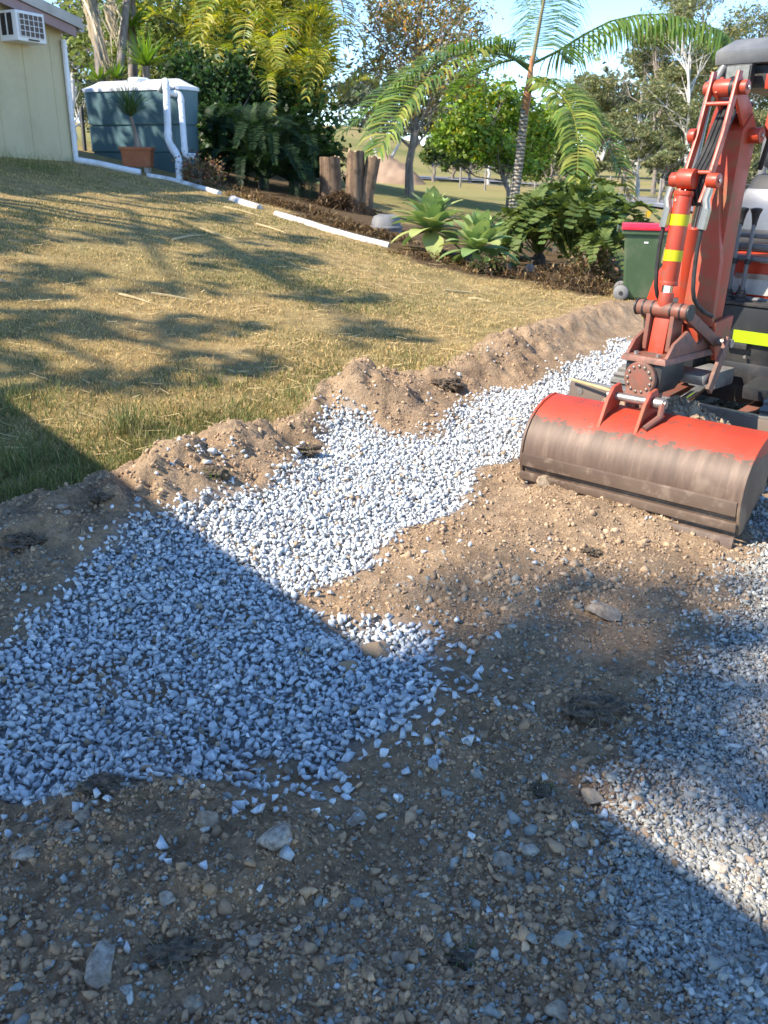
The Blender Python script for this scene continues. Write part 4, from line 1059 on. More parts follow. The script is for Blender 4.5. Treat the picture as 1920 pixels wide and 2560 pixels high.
# rounded bright green tree and its smaller neighbours
LIM = [(0.21, 0.32, 0.05), (0.28, 0.38, 0.065), (0.13, 0.21, 0.04), (0.48, 0.42, 0.05)]
b = at_ground(1272, 520); dp_ = float((b - _C) @ _F)
tree('broadleaf_tree', 'rounded bright green leafy tree directly behind the palm', b, [B(1190, 310, dp_, .95, .9, .8), B(1130, 350, dp_, .75, .7, .6), B(1240, 370, dp_ - .3, .9, .8, .6), B(1180, 240, dp_ + .3, .9, .8, .6), B(1270, 270, dp_ + .3, .9, .8, .8), B(1350, 340, dp_ + .5, .8, .7, .9), B(1290, 400, dp_, .7, .6, .4)], 9500, 0.14, LIM, 0.085, bark_grey, w=[0.4, 0.28, 0.25, 0.07], clumps=30, aspect=0.62, group='trees behind the garden')
b = at_ground(1370, 520, 3); dp_ = float((b - _C) @ _F)
tree('broadleaf_tree', 'darker green bushy tree right of the palm trunk', b, [B(1385, 360, dp_, 1.2, 1, 1.2), B(1330, 420, dp_, .8, .7, .7), B(1440, 410, dp_, .8, .7, .8)], 5000, 0.15, [(0.08, 0.12, 0.03), (0.12, 0.16, 0.04), (0.16, 0.19, 0.05)], 0.08, clumps=24, group='trees behind the garden')
for i, (px, py, tp, w_, lab) in enumerate(((1175, 458, 395, 60, 'small leafy tree in the field left of the white trunk'), (1085, 455, 385, 45, 'small round tree beside the dirt mound'), (1222, 462, 380, 50, 'pale trunked small tree standing in the dry field'), (1135, 450, 402, 40, 'little tree in the field behind the agaves'))):
    b = at_ground(px, py); d_ = float((b - _C) @ _F); m = d_ / FPX; h = (py - tp)
    tree('field_tree', lab, b, [B(px, tp - 10, d_, w_ * .75 * m, w_ * .6 * m, h * .45 * m), B(px - w_ * .4, tp + 10, d_, w_ * .4 * m, w_ * .4 * m, h * .3 * m), B(px + w_ * .45, tp + 5, d_, w_ * .4 * m, w_ * .4 * m, h * .3 * m)], 1500, 0.011 * d_ * 0.55, OLV + DKG[1:3], 4.5 * m, bark_pale if 'pale' in lab else bark_grey, clumps=12, group='small trees in the field')
b = at_ground(955, 445); d_ = float((b - _C) @ _F); m = d_ / FPX
for sgn, lab in ((-1, 'white branched bare tree left of the dirt mound'),):
    o = empty('bare_tree', b, 0, lab, 'tree', 'small trees in the field'); 
    MB().tube([(0, 0, -.3), (-8 * m, 0, 40 * m), (-30 * m, 0, 95 * m)], [6 * m, 5 * m, 2 * m], 7).obj('trunk', bark_pale, o)
    MB().tube([(10 * m, 0, -.3), (18 * m, 0, 40 * m), (48 * m, 0, 90 * m)], [6 * m, 5 * m, 2 * m], 7).tube([(18 * m, 0, 40 * m), (5 * m, 0, 75 * m)], [4 * m, 2 * m], 6).obj('limb', bark_pale, o)
    pos = crown_points([(np.array([-10 * m, 0, 120 * m]), np.array([40 * m, 30 * m, 28 * m])), (np.array([40 * m, 0, 110 * m]), np.array([30 * m, 30 * m, 20 * m]))], 900, 14)
    V, F, C = leaf_quads(pos, np.full(len(pos), 9 * m), tints(len(pos), [(0.14, 0.14, 0.09), (0.2, 0.19, 0.12)])); link('crown', np_mesh('crown', V, F, leafm, tint=C), o)

# ------------------------------------------------------------------ gum trees along the road
GUM = [(0.17, 0.185, 0.075), (0.22, 0.225, 0.095), (0.28, 0.26, 0.115), (0.13, 0.15, 0.065)]
PLACE = ['left of the long right frond', 'under the right palm frond', 'below the frond tip', 'left of the digger canopy', 'behind the digger arm', 'behind the digger seat', 'above the yellow topped bin', 'at the far right', 'tallest, over the canopy roof', 'low, above the road bend', 'small, by the fence', 'low, right of the road']
gums = [(1480, 470, 190, 120, 75), (1560, 478, 120, 130, 70), (1640, 482, 60, 130, 62), (1720, 486, 20, 130, 58), (1790, 490, 60, 120, 66), (1870, 500, 120, 120, 60), (1600, 480, 260, 110, 55), (1950, 500, 30, 150, 62), (1760, 480, -60, 140, 80), (1480, 478, 330, 90, 52), (1660, 490, 360, 70, 48), (1880, 505, 330, 110, 46)]
for i, (px, py, tp, w_, dep) in enumerate(gums):
    q = P(px, 420, dep); b = np.array([q[0], q[1], TZ(q[0], q[1])]); d_ = dep; m = d_ / FPX
    hb = []
    for j in range(7):
        s = j / 6; yy = tp + (py - tp) * (0.05 + 0.62 * s) ; hb.append(B(px + random.uniform(-.55, .55) * w_, yy, d_ + random.uniform(-2, 2), w_ * m * random.uniform(.38, .62), w_ * m * .45, (py - tp) * m * random.uniform(.07, .13)))
    tree('gum_tree', 'grey green gum tree ' + PLACE[i], b, hb, 9500, 0.22 * d_ / 60, GUM, 5.5 * m, bark_pale if i % 3 == 0 else bark_grey, clumps=14, spread=0.22, aspect=0.35, droop=0.5, group='gum trees along the road')
for i, (x, y, s) in enumerate(((-50, 150, 1.2), (-18, 150, 1.3), (5, 160, 1.2), (24, 140, 1.2), (42, 135, 1.4), (66, 140, 1.6), (95, 150, 1.6))):
    bb = np.array([x, y, TZ(x, y)])
    tree('distant_tree', ['distant dark tree behind the tank', 'distant dark tree behind the stumps', 'distant dark tree over the dirt mound', 'distant dark tree behind the round green tree', 'distant dark tree behind the palm', 'distant dark tree behind the gum trunks', 'distant dark tree at the far right'][i], bb, [(bb + np.array([random.uniform(-9, 9), random.uniform(-3, 3), random.uniform(2, 8) * s]), (6.5 * s, 4, 3.2 * s)) for _ in range(8)], 5200, 0.9, [(0.11, 0.13, 0.075), (0.15, 0.165, 0.09)], 0.35, clumps=14, group='distant tree line')

# ------------------------------------------------------------------ tall trees out of frame at the left; their crowns dapple the lawn
def shade_tree(label, spots, hmin, hmax, foot, dens, leaf, extra=None):
    pts = []
    if extra is not None:
        h = RNG.uniform(4.5, 7, len(extra)); pts.append(extra + SUN[None] * (h / SUN[2])[:, None])  # added leaves, placed sunward of the tank to shade its face
    for (px, py, rx, ry, f) in spots:
        c = G(px, py); a = G(px + rx, py); e1 = G(px, py - ry); e2 = G(px, py + ry)
        u = (a - c)[:2]; v = ((e1 - e2) / 2)[:2]
        area = math.pi * abs(u[0] * v[1] - u[1] * v[0]); n = int(area * dens * f)
        ang = RNG.uniform(0, 2 * math.pi, n); rr = np.sqrt(RNG.random(n)) * (1 + RNG.normal(0, .12, n))
        g2 = c[:2] + u * (rr * np.cos(ang))[:, None] + v * (rr * np.sin(ang))[:, None]
        h = RNG.uniform(hmin, hmax, n); z0 = base_h(g2[:, 0], g2[:, 1])
        pts.append(np.column_stack([g2 + SUN[:2] * (h / SUN[2])[:, None], z0 + h]))
    pos = np.concatenate(pts); cen = pos.mean(0)
    b = np.array([foot[0], foot[1], TZ(*foot)])
    o = empty('shade_tree', b, 0, label, 'tree', 'shade trees beside the lawn')
    m = MB(); m.tube([(0, 0, -.3), (cen - b) * np.array([.2, .2, .4]), (cen - b) * np.array([.6, .6, .75]), cen - b], [0.3, 0.25, 0.18, 0.08], 9).obj('trunk', bark_grey, o, smooth=60)
    lm = MB()
    for p in pts:
        c = p.mean(0) - b; lm.tube([(cen - b) * np.array([.4, .4, .6]), (c + (cen - b)) / 2 + np.array([0, 0, -.4]), c], [0.12, 0.08, 0.02], 5)
    lm.obj('limbs', bark_grey, o)
    V, F, C = leaf_quads(pos - b, leaf * np.exp(RNG.normal(0, .25, len(pos))), tints(len(pos), OLV), aspect=0.75)
    link('crown', np_mesh('crown', V, F, leafm, tint=C), o)
LAWN_A = [(60, 573, 75, 45, 1), (120, 700, 150, 42, 1), (160, 812, 180, 36, 1), (480, 822, 150, 34, .9), (40, 940, 120, 60, 1), (350, 945, 190, 42, .8), (610, 905, 170, 34, .8)]
LAWN_B = [(250, 470, 160, 14, 1), (480, 500, 130, 12, .9), (385, 590, 170, 20, 1), (560, 545, 70, 12, 1), (650, 650, 160, 26, .9), (480, 722, 150, 18, .8), (860, 742, 150, 16, .8), (920, 830, 100, 34, .8), (700, 600, 90, 14, .8), (1020, 850, 70, 14, .6)]
FRONT = [(1260, 1560, 200, 80, .55), (1450, 1540, 260, 110, .55), (1720, 1570, 250, 110, .55), (1920, 1720, 180, 170, .6), (1360, 1750, 150, 110, .4), (1540, 1790, 200, 130, .7), (1720, 1760, 200, 130, 1.0), (1850, 1900, 170, 150, 1.0), (1680, 1900, 170, 70, .8), (1800, 1640, 180, 90, .8), (1950, 2030, 100, 100, .8), (1830, 2080, 130, 70, .55), (1640, 1700, 160, 90, .4), (1120, 1460, 150, 40, .6), (1400, 1440, 200, 35, .6), (1720, 1460, 220, 45, .6), (1500, 1940, 120, 60, .35)]
shade_tree('tall leafy tree out of frame left, shading the near lawn', LAWN_A, 6.5, 8.5, (-13, 3), 90, 0.22)
shade_tree('tall leafy tree out of frame left, shading the upper lawn, plus added leaves shading the tank', LAWN_B, 7.5, 10, (-16, 7), 85, 0.22, extra=np.array([tl + (tr_ - tl) * a + np.array([RNG.normal(0, .1), -.1, z]) for a, z in zip(RNG.uniform(-.05, 1.0, 420), RNG.uniform(-.3, 1.32, 420))]))
shade_tree('tall leafy tree behind the photographer, dappling the dug soil', FRONT, 13, 17, (-17, -8), 72, 0.24)
# ------------------------------------------------------------------ mini excavator
RED = ((0.40, 0.028, 0.006), (0.47, 0.042, 0.010))
def worn_paint(name, c1, c2, worn, amt=0.6, dusty=(0.38, 0.29, 0.21), rough=0.42, scale=6.0, thr=(0.52, 0.62)):
    """machine paint: chips through to bare metal, scratches, a film of dust"""
    t = NT(name); n0 = t.noise(2.0, 4); n1 = t.noise(scale, 9, 0.72); n2 = t.noise(1.6, 6, 0.6); n3 = t.noise(90, 3, stretch=(1, 1, 0.08))
    col = t.ramp(n0.outputs['Fac'], [(0.35, c1), (0.65, c2)]).outputs[0]
    f = t.math('MULTIPLY', t.ramp(n1.outputs['Fac'], [(thr[0], (0, 0, 0, 1)), (thr[1], (1, 1, 1, 1))]).outputs[0], amt)
    col = t.mix(f, col, worn)
    g = t.ramp(n2.outputs['Fac'], [(0.42, (0, 0, 0, 1)), (0.75, (1, 1, 1, 1))]).outputs[0]
    col = t.mix(t.math('MULTIPLY', g, 0.16), col, dusty)
    t.l(col, t.b.inputs['Base Color']); t.rough(rough)
    t.l(t.math('ADD', t.math('MULTIPLY', f, 0.3), rough), t.b.inputs['Roughness'])
    t.bump(n3.outputs['Fac'], 0.06, 0.004); MATS[name] = t.m; return t.m
paint = worn_paint('orange_red_paint', RED[0], RED[1], (0.16, 0.075, 0.05), 0.55)
paint_clean = worn_paint('orange_red_cover', (0.45, 0.032, 0.006), (0.52, 0.042, 0.009), (0.3, 0.1, 0.06), 0.25)
paint_rust = worn_paint('worn_arm_paint', (0.38, 0.032, 0.008), (0.43, 0.045, 0.014), (0.24, 0.125, 0.055), 0.85, scale=5, thr=(0.46, 0.60), rough=0.55)
hitch_m = worn_paint('worn_hitch', (0.20, 0.05, 0.028), (0.25, 0.075, 0.045), (0.11, 0.07, 0.05), 0.9, scale=12, thr=(0.40, 0.62), rough=0.5)
greypl = mat('grey_panel', (0.018, 0.019, 0.021), (0.028, 0.029, 0.031), 3, 0.45, dirt=(0.12, 0.10, 0.08), dscale=3, damt=0.3)
greypost = mat('grey_post', (0.13, 0.13, 0.135), (0.17, 0.17, 0.172), 3, 0.35, dirt=(0.3, 0.26, 0.2), damt=0.3)
canopy_m = mat('canopy_grey', (0.10, 0.105, 0.11), (0.14, 0.145, 0.15), 2, 0.45, dirt=(0.34, 0.31, 0.27), damt=0.3)
hivis = mat('hi_vis_tape', (0.33, 0.46, 0.0), (0.38, 0.52, 0.005), 4, 0.45)
hivis2 = mat('yellow_tape', (0.50, 0.46, 0.0), (0.58, 0.52, 0.005), 4, 0.45)
chrome = mat('polished_rod', (0.55, 0.56, 0.58), None, 5, 0.12, 1.0)
bare = mat('bare_steel', (0.30, 0.27, 0.24), (0.42, 0.39, 0.35), 14, 0.42, 0.7, bump=0.2, dirt=(0.24, 0.16, 0.10), dscale=8, damt=0.5)
rubber = mat('dusty_rubber', (0.10, 0.098, 0.094), (0.17, 0.162, 0.15), 5, 0.9, bump=0.3, dirt=(0.30, 0.26, 0.21), dscale=4, damt=0.6)
hose_m = mat('hydraulic_hose', (0.018, 0.018, 0.018), (0.045, 0.042, 0.038), 12, 0.6)
brass = mat('fitting_metal', (0.36, 0.32, 0.25), (0.48, 0.44, 0.36), 20, 0.35, 0.8, dirt=(0.2, 0.15, 0.1), dscale=20, damt=0.5)
blade_m = worn_paint('blade_steel', (0.115, 0.08, 0.06), (0.16, 0.12, 0.09), (0.07, 0.058, 0.05), 0.6, scale=9, rough=0.55)
seatfab = mat('seat_vinyl', (0.012, 0.013, 0.016), (0.022, 0.022, 0.026), 8, 0.5)
seatshell = mat('seat_silver', (0.13, 0.135, 0.15), (0.19, 0.195, 0.21), 4, 0.3, 0.3, dirt=(0.3, 0.27, 0.23), damt=0.3)
sticker = mat('white_sticker', (0.42, 0.40, 0.37), (0.50, 0.48, 0.45), 6, 0.5, dirt=(0.45, 0.36, 0.27), dscale=8, damt=0.4)
glass_l = mat('lamp_lens', (0.16, 0.16, 0.14), (0.24, 0.24, 0.21), 30, 0.25)

EX = empty('mini_excavator', (2.45, 5.70, 0.02), math.radians(-45), 'orange red mini excavator with wide bucket resting on the soil', 'excavator')
def part(mb, name, m, parent=EX, bevel=0.004, smooth=35): return mb.obj(name, m, parent, smooth=smooth, bevel=bevel)

# tracks
def track(xc):
    L, R = 0.66, 0.185; pts = []; N = 72
    per = 4 * L + 2 * math.pi * R
    def at(s, r):
        s = s % per
        if s < 2 * L: return (-L + s, R + r)
        s -= 2 * L
        if s < math.pi * R: a = math.pi / 2 - s / R; return (L + r * math.cos(a), R + r * math.sin(a))
        s -= math.pi * R
        if s < 2 * L: return (L - s, R - r)
        s -= 2 * L; a = -math.pi / 2 - s / R; return (-L + r * math.cos(a), R + r * math.sin(a))
    m = MB(); w = 0.115
    prof = []
    for i in range(N):                                   # lugged outer surface, four points a lug
        for f, rr in ((0.0, R - 0.016), (0.22, R - 0.016), (0.32, R + 0.004), (0.72, R + 0.004), (0.82, R - 0.016)):
            prof.append((at((i + f) * per / N, rr), at((i + f) * per / N, R - 0.055)))
    n = len(prof)
    vs = []
    for (o_, i_) in prof: vs += [(xc - w, o_[0], o_[1]), (xc + w, o_[0], o_[1]), (xc + w, i_[0], i_[1]), (xc - w, i_[0], i_[1])]
    fs = []
    for k in range(n):
        a = 4 * k; b = 4 * ((k + 1) % n)
        fs += [(a, a + 1, b + 1, b), (a + 1, a + 2, b + 2, b + 1), (a + 2, a + 3, b + 3, b + 2), (a + 3, a, b, b + 3)]
    tk = m.add(vs, fs).obj('track', rubber, EX)
    fr = part(MB().box((xc, 0, R), (0.12, 1.25, 0.12)), 'track_frame', greypl, tk, 0.01)
    for y in (-L, -0.33, 0, 0.33, L):
        rr = 0.128 if abs(y) == L else 0.06
        MB().lathe([(0.02, -0.075), (rr, -0.07), (rr, -0.03), (rr * 0.8, -0.02), (rr * 0.8, 0.02), (rr, 0.03), (rr, 0.07), (0.02, 0.075)], (xc, y, R if abs(y) == L else R - 0.07), 18, 'x').obj('wheel', blade_m, tk, smooth=40)
track(-0.50); track(0.47)
part(MB().box((0, 0, 0.28), (0.72, 0.7, 0.2)), 'chassis', greypl, EX, 0.02)
MB().lathe([(0.30, 0.36), (0.32, 0.38), (0.32, 0.45), (0.28, 0.46)], (0, 0, 0), 28).obj('slew_ring', greypl, EX, smooth=40)

# dozer blade
bl = part(MB().prism([(-1.13, 0.02), (-1.15, 0.02), (-1.185, 0.10), (-1.19, 0.2), (-1.175, 0.32), (-1.145, 0.33), (-1.155, 0.2), (-1.14, 0.08)], -0.68, 0.64), 'dozer_blade', blade_m, EX, 0.003)
part(MB().box((-0.02, -1.152, 0.325), (1.32, 0.035, 0.022)), 'top_edge', bare, bl, 0.003)
for s in (-1, 1):
    part(MB().prism([(-1.13, 0.03), (-0.98, 0.05), (-0.98, 0.2), (-1.13, 0.31)], -0.02 + s * 0.655 - 0.008, -0.02 + s * 0.655 + 0.008), 'end_plate', blade_m, bl, 0.002)
    part(MB().beam((s * 0.26, -1.12, 0.17), (s * 0.26, -0.3, 0.25), 0.08, 0.09), 'push_arm', hitch_m, bl, 0.006)
    MB().lathe([(0.02, 0), (0.02, 0.012)], (s * 0.60, -1.186, 0.275), 10, 'y').obj('bolt', bare, bl)
bc = part(MB().tube([(0.0, -1.1, 0.30), (0.0, -0.72, 0.36)], 0.03, 12), 'lift_rod', chrome, bl, 0)
part(MB().tube([(0.0, -0.8, 0.35), (0.0, -0.35, 0.40)], 0.048, 14), 'lift_cylinder', greypl, bl, 0.002)
part(MB().box((0.0, -0.72, 0.40), (0.17, 0.24, 0.10)), 'cylinder_guard', rubber, bl, 0.012)
part(MB().box((0.30, -0.60, 0.36), (0.20, 0.26, 0.08), (0.15, 0, 0)), 'step_plate', greypl, EX, 0.01)

# upper structure
deck = part(loft([[(x, y, 0.46) for x, y in ((-0.52, -0.52), (0.56, -0.52), (0.60, 0.2), (0.45, 0.75), (-0.45, 0.75), (-0.60, 0.2))], [(x, y, 0.80) for x, y in ((-0.52, -0.54), (0.58, -0.54), (0.62, 0.2), (0.46, 0.8), (-0.46, 0.8), (-0.62, 0.2))]]), 'deck', greypl, EX, 0.02)
part(MB().box((0.30, -0.552, 0.625), (0.56, 0.012, 0.07)), 'reflective_tape', hivis, deck, 0)
part(MB().box((0.44, -0.553, 0.745), (0.26, 0.010, 0.085)), 'sticker', sticker, deck, 0)
part(MB().box((0.05, -0.555, 0.57), (0.13, 0.02, 0.035)), 'handle', black_pl, deck, 0.004)
for k in range(4): part(MB().lathe([(0.010, -0.56), (0.010, -0.545)], (-0.05 + k * 0.16, 0, 0.51), 8, 'y'), 'bolt', bare, deck, 0)
part(MB().box((0.2, -0.50, 0.40), (0.5, 0.08, 0.14)), 'under_guard', black_pl, deck, 0.01)
cover = loft([[(-0.60, -0.50, 0.50), (-0.46, -0.56, 0.50), (-0.38, -0.50, 0.50), (-0.38, 0.2, 0.50), (-0.63, 0.2, 0.50)], [(-0.62, -0.50, 0.72), (-0.48, -0.57, 0.72), (-0.38, -0.51, 0.72), (-0.38, 0.25, 0.72), (-0.66, 0.25, 0.72)]])
cv = part(cover, 'side_cover', greypl, EX, 0.02)
part(loft([[(-0.62, -0.50, 0.725), (-0.48, -0.57, 0.725), (-0.38, -0.51, 0.725), (-0.38, 0.25, 0.725), (-0.66, 0.25, 0.725)], [(-0.60, -0.44, 0.92), (-0.49, -0.50, 0.92), (-0.38, -0.46, 0.92), (-0.38, 0.3, 0.92), (-0.64, 0.3, 0.92)], [(-0.54, -0.32, 1.08), (-0.47, -0.37, 1.09), (-0.38, -0.35, 1.09), (-0.38, 0.3, 1.08), (-0.58, 0.3, 1.08)]]), 'cover_panel', paint_clean, cv, 0.02)
part(MB().box((-0.555, -0.545, 0.685), (0.11, 0.012, 0.07), (0, 0, -0.45)), 'reflective_tape', hivis, cv, 0)
# seat box, orange front panels, rails, levers
sb = part(MB().box((0.14, -0.12, 0.94), (0.70, 0.5, 0.27)), 'seat_box', paint_clean, EX, 0.02)
part(MB().box((0.03, -0.378, 0.90), (0.33, 0.008, 0.10)), 'sticker', sticker, sb, 0)
part(MB().box((0.03, -0.383, 0.955), (0.26, 0.006, 0.03)), 'sticker', bare, sb, 0)
part(MB().box((0.30, -0.378, 0.92), (0.08, 0.008, 0.06)), 'sticker', sticker, sb, 0)
part(MB().box((0.12, -0.382, 1.045), (0.16, 0.02, 0.022)), 'latch', bare, sb, 0.004)
part(MB().box((0.225, -0.374, 0.93), (0.008, 0.006, 0.25)), 'panel_gap', black_pl, sb, 0)
part(MB().box((0.14, -0.376, 0.825), (0.68, 0.006, 0.012)), 'trim', sticker, sb, 0)
for z, r in ((1.06, 0.016), (1.13, 0.018), (1.19, 0.013), (0.83, 0.014)):
    part(MB().tube([(-0.24, -0.42 + (z < 1) * 0.01, z), (0.62, -0.42 + (z < 1) * 0.01, z - 0.01)], r, 10), 'rail', greypost, EX, 0)
for x in (-0.22, 0.5): part(MB().tube([(x, -0.42, 0.80), (x, -0.42, 1.2)], 0.012, 8), 'rail_upright', greypost, EX, 0)
floor = part(MB().box((0.10, -0.46, 0.812), (0.80, 0.18, 0.02)), 'foot_plate', black_pl, EX, 0.003)
for x, tx in ((-0.09, -0.10), (-0.01, -0.02)):
    lv = part(MB().tube([(x, -0.47, 0.81), (x + 0.01, -0.48, 0.95), (tx + 0.015, -0.45, 1.25)], [0.013, 0.013, 0.012], 10), 'travel_lever', greypost, EX, 0)
    MB().lathe([(0.013, 0.0), (0.016, 0.03), (0.024, 0.07), (0.034, 0.09), (0.034, 0.10), (0.01, 0.105)], (tx + 0.015, -0.447, 1.24), 14).obj('knob', greypl, lv, smooth=40)
    MB().lathe([(0.035, 0.0), (0.028, 0.012), (0.033, 0.024), (0.025, 0.036), (0.029, 0.048), (0.02, 0.06), (0.016, 0.085)], (x, -0.47, 0.822), 14).obj('boot', black_pl, lv, smooth=20)
    part(MB().tube([(x + 0.012, -0.476, 1.03), (x + 0.014, -0.474, 1.06)], 0.019, 10), 'collar', black_pl, lv, 0)
part(MB().tube([(-0.16, -0.46, 0.85), (-0.10, -0.45, 1.19)], 0.008, 8), 'lock_lever', greypost, EX, 0)
SX = -0.17
seat = part(MB().box((SX, 0.05, 1.13), (0.46, 0.42, 0.12)), 'seat', seatfab, EX, 0.05)
part(loft([[(SX + x * 0.22, 0.22 + y * 0.06, 1.16) for x, y in ((-1, -1), (1, -1), (1, 1), (-1, 1))], [(SX + x * 0.25, 0.26 + y * 0.07, 1.34) for x, y in ((-1, -1), (1, -1), (1, 1), (-1, 1))], [(SX + x * 0.20, 0.31 + y * 0.05, 1.53) for x, y in ((-1, -1), (1, -1), (1, 1), (-1, 1))]]), 'backrest', seatfab, seat, 0.045)
part(loft([[(SX + x * 0.20, 0.15 + y * 0.02, 1.10) for x, y in ((-1, -1), (1, -1), (1, 1), (-1, 1))], [(SX + x * 0.235, 0.165 + y * 0.02, 1.32) for x, y in ((-1, -1), (1, -1), (1, 1), (-1, 1))], [(SX + x * 0.20, 0.20 + y * 0.02, 1.44) for x, y in ((-1, -1), (1, -1), (1, 1), (-1, 1))]]), 'seat_cover', seatshell, seat, 0.018)
part(loft([[(SX + x * 0.15, 0.31 + y * 0.05, 1.56) for x, y in ((-1, -1), (1, -1), (1, 1), (-1, 1))], [(SX + x * 0.17, 0.32 + y * 0.055, 1.64) for x, y in ((-1, -1), (1, -1), (1, 1), (-1, 1))], [(SX + x * 0.13, 0.33 + y * 0.04, 1.72) for x, y in ((-1, -1), (1, -1), (1, 1), (-1, 1))]]), 'headrest', seatfab, seat, 0.035)
hood = part(loft([[(x, y, 0.81) for x, y in ((-0.56, 0.40), (0.56, 0.40), (0.46, 0.80), (-0.46, 0.80))], [(x, y, 1.12) for x, y in ((-0.52, 0.42), (0.52, 0.42), (0.42, 0.76), (-0.42, 0.76))]]), 'engine_hood', paint_clean, EX, 0.04)
# canopy
CZ = 2.14
can = part(loft([[(-0.66, 0.10, CZ + 0.02), (0.62, 0.10, CZ + 0.02), (0.62, 1.0, CZ + 0.02), (-0.66, 1.0, CZ + 0.02)], [(-0.66, 0.08, CZ + 0.10), (0.62, 0.08, CZ + 0.10), (0.62, 1.02, CZ + 0.10), (-0.66, 1.02, CZ + 0.10)], [(-0.58, 0.18, CZ + 0.17), (0.55, 0.18, CZ + 0.17), (0.55, 0.94, CZ + 0.17), (-0.58, 0.94, CZ + 0.17)]]), 'canopy', canopy_m, EX, 0.018)
part(MB().box((-0.02, 0.56, CZ - 0.05), (1.18, 0.80, 0.13)), 'lining', black_pl, can, 0.01)
part(MB().tube(catmull([(-0.55, -0.43, 0.70), (-0.57, -0.33, 1.0), (-0.615, -0.10, 1.55), (-0.645, 0.06, 1.98), (-0.60, 0.14, CZ + 0.03)], 14), 0.030, 12), 'post', greypost, can, 0, 60)
part(MB().tube([(0.52, -0.43, 0.75), (0.53, -0.30, 1.1), (0.57, 0.06, 1.98), (0.55, 0.14, CZ + 0.03)], 0.030, 12), 'post', greypost, can, 0, 60)
for s in (-1, 1): part(MB().tube([(s * 0.50, 0.72, 0.85), (s * 0.55, 0.80, 1.5), (s * 0.56, 0.85, CZ + 0.02)], 0.03, 12), 'post', greypost, can, 0, 60)
part(MB().tube([(-0.604, -0.145, 1.44), (-0.612, -0.11, 1.54)], 0.034, 12), 'reflective_tape', hivis2, can, 0)
part(MB().tube([(-0.572, -0.32, 1.02), (-0.578, -0.29, 1.09)], 0.034, 12), 'reflective_tape', hivis2, can, 0)
lampb = part(MB().box((-0.47, 0.075, CZ - 0.04), (0.17, 0.06, 0.11)), 'work_lamp', black_pl, can, 0.012)
part(MB().box((-0.47, 0.043, CZ - 0.04), (0.145, 0.008, 0.09)), 'lens', glass_l, lampb, 0.004)
part(MB().box((-0.26, 0.12, CZ - 0.085), (0.11, 0.05, 0.09)), 'side_lamp', paint, can, 0.012)

# boom, arm, cylinders: all in the plane x = AX
AX = 0.19
def sweep(path, ws, hs):
    path = catmull(path, 18); d = np.gradient(path, axis=0); d /= np.linalg.norm(d, axis=1)[:, None]; rings_ = []
    for i, p in enumerate(path):
        s_ = np.cross(d[i], (0, 0, 1.0)); s_ /= np.linalg.norm(s_); n_ = np.cross(s_, d[i]); q = i / 17; w_ = np.interp(q, np.linspace(0, 1, len(ws)), ws) / 2; h_ = np.interp(q, np.linspace(0, 1, len(hs)), hs) / 2
        rings_.append([tuple(p + s_ * a * w_ + n_ * b * h_) for a, b in ((-1, -1), (1, -1), (1, 1), (-1, 1))])
    return loft(rings_)
BOOM = [(-0.24, -0.58, 0.62), (-0.22, -0.64, 1.0), (-0.13, -0.80, 1.5), (0.02, -1.02, 1.78), (AX, -1.24, 1.72)]
boom = part(sweep(BOOM, [0.16, 0.14, 0.13, 0.12, 0.11], [0.16, 0.20, 0.20, 0.17, 0.13]), 'boom', paint, EX, 0.006)
part(MB().box((-0.24, -0.60, 0.52), (0.20, 0.18, 0.22)), 'swing_post', greypl, EX, 0.02)
part(MB().tube([(-0.22, -0.72, 0.70), (-0.14, -0.92, 1.25)], 0.045, 14), 'boom_cylinder', paint, boom, 0.002)
part(MB().tube([(-0.14, -0.91, 1.22), (-0.06, -0.98, 1.60)], 0.024, 12), 'boom_rod', chrome, boom, 0)
part(MB().tube([(-0.10, -0.80, 1.72), (0.06, -1.08, 1.95)], 0.04, 14), 'arm_cylinder', paint, boom, 0.002)
part(MB().tube([(0.05, -1.06, 1.935), (AX, -1.38, 1.93)], 0.022, 12), 'arm_rod', greypl, boom, 0)
arm = part(MB().prism([(-1.36, 0.66), (-1.28, 0.66), (-1.25, 0.78), (-1.235, 1.0), (-1.21, 1.45), (-1.17, 1.72), (-1.24, 1.80), (-1.33, 1.72), (-1.35, 1.45), (-1.37, 1.1), (-1.39, 0.8)], AX - 0.062, AX + 0.062), 'arm', paint_rust, EX, 0.006)
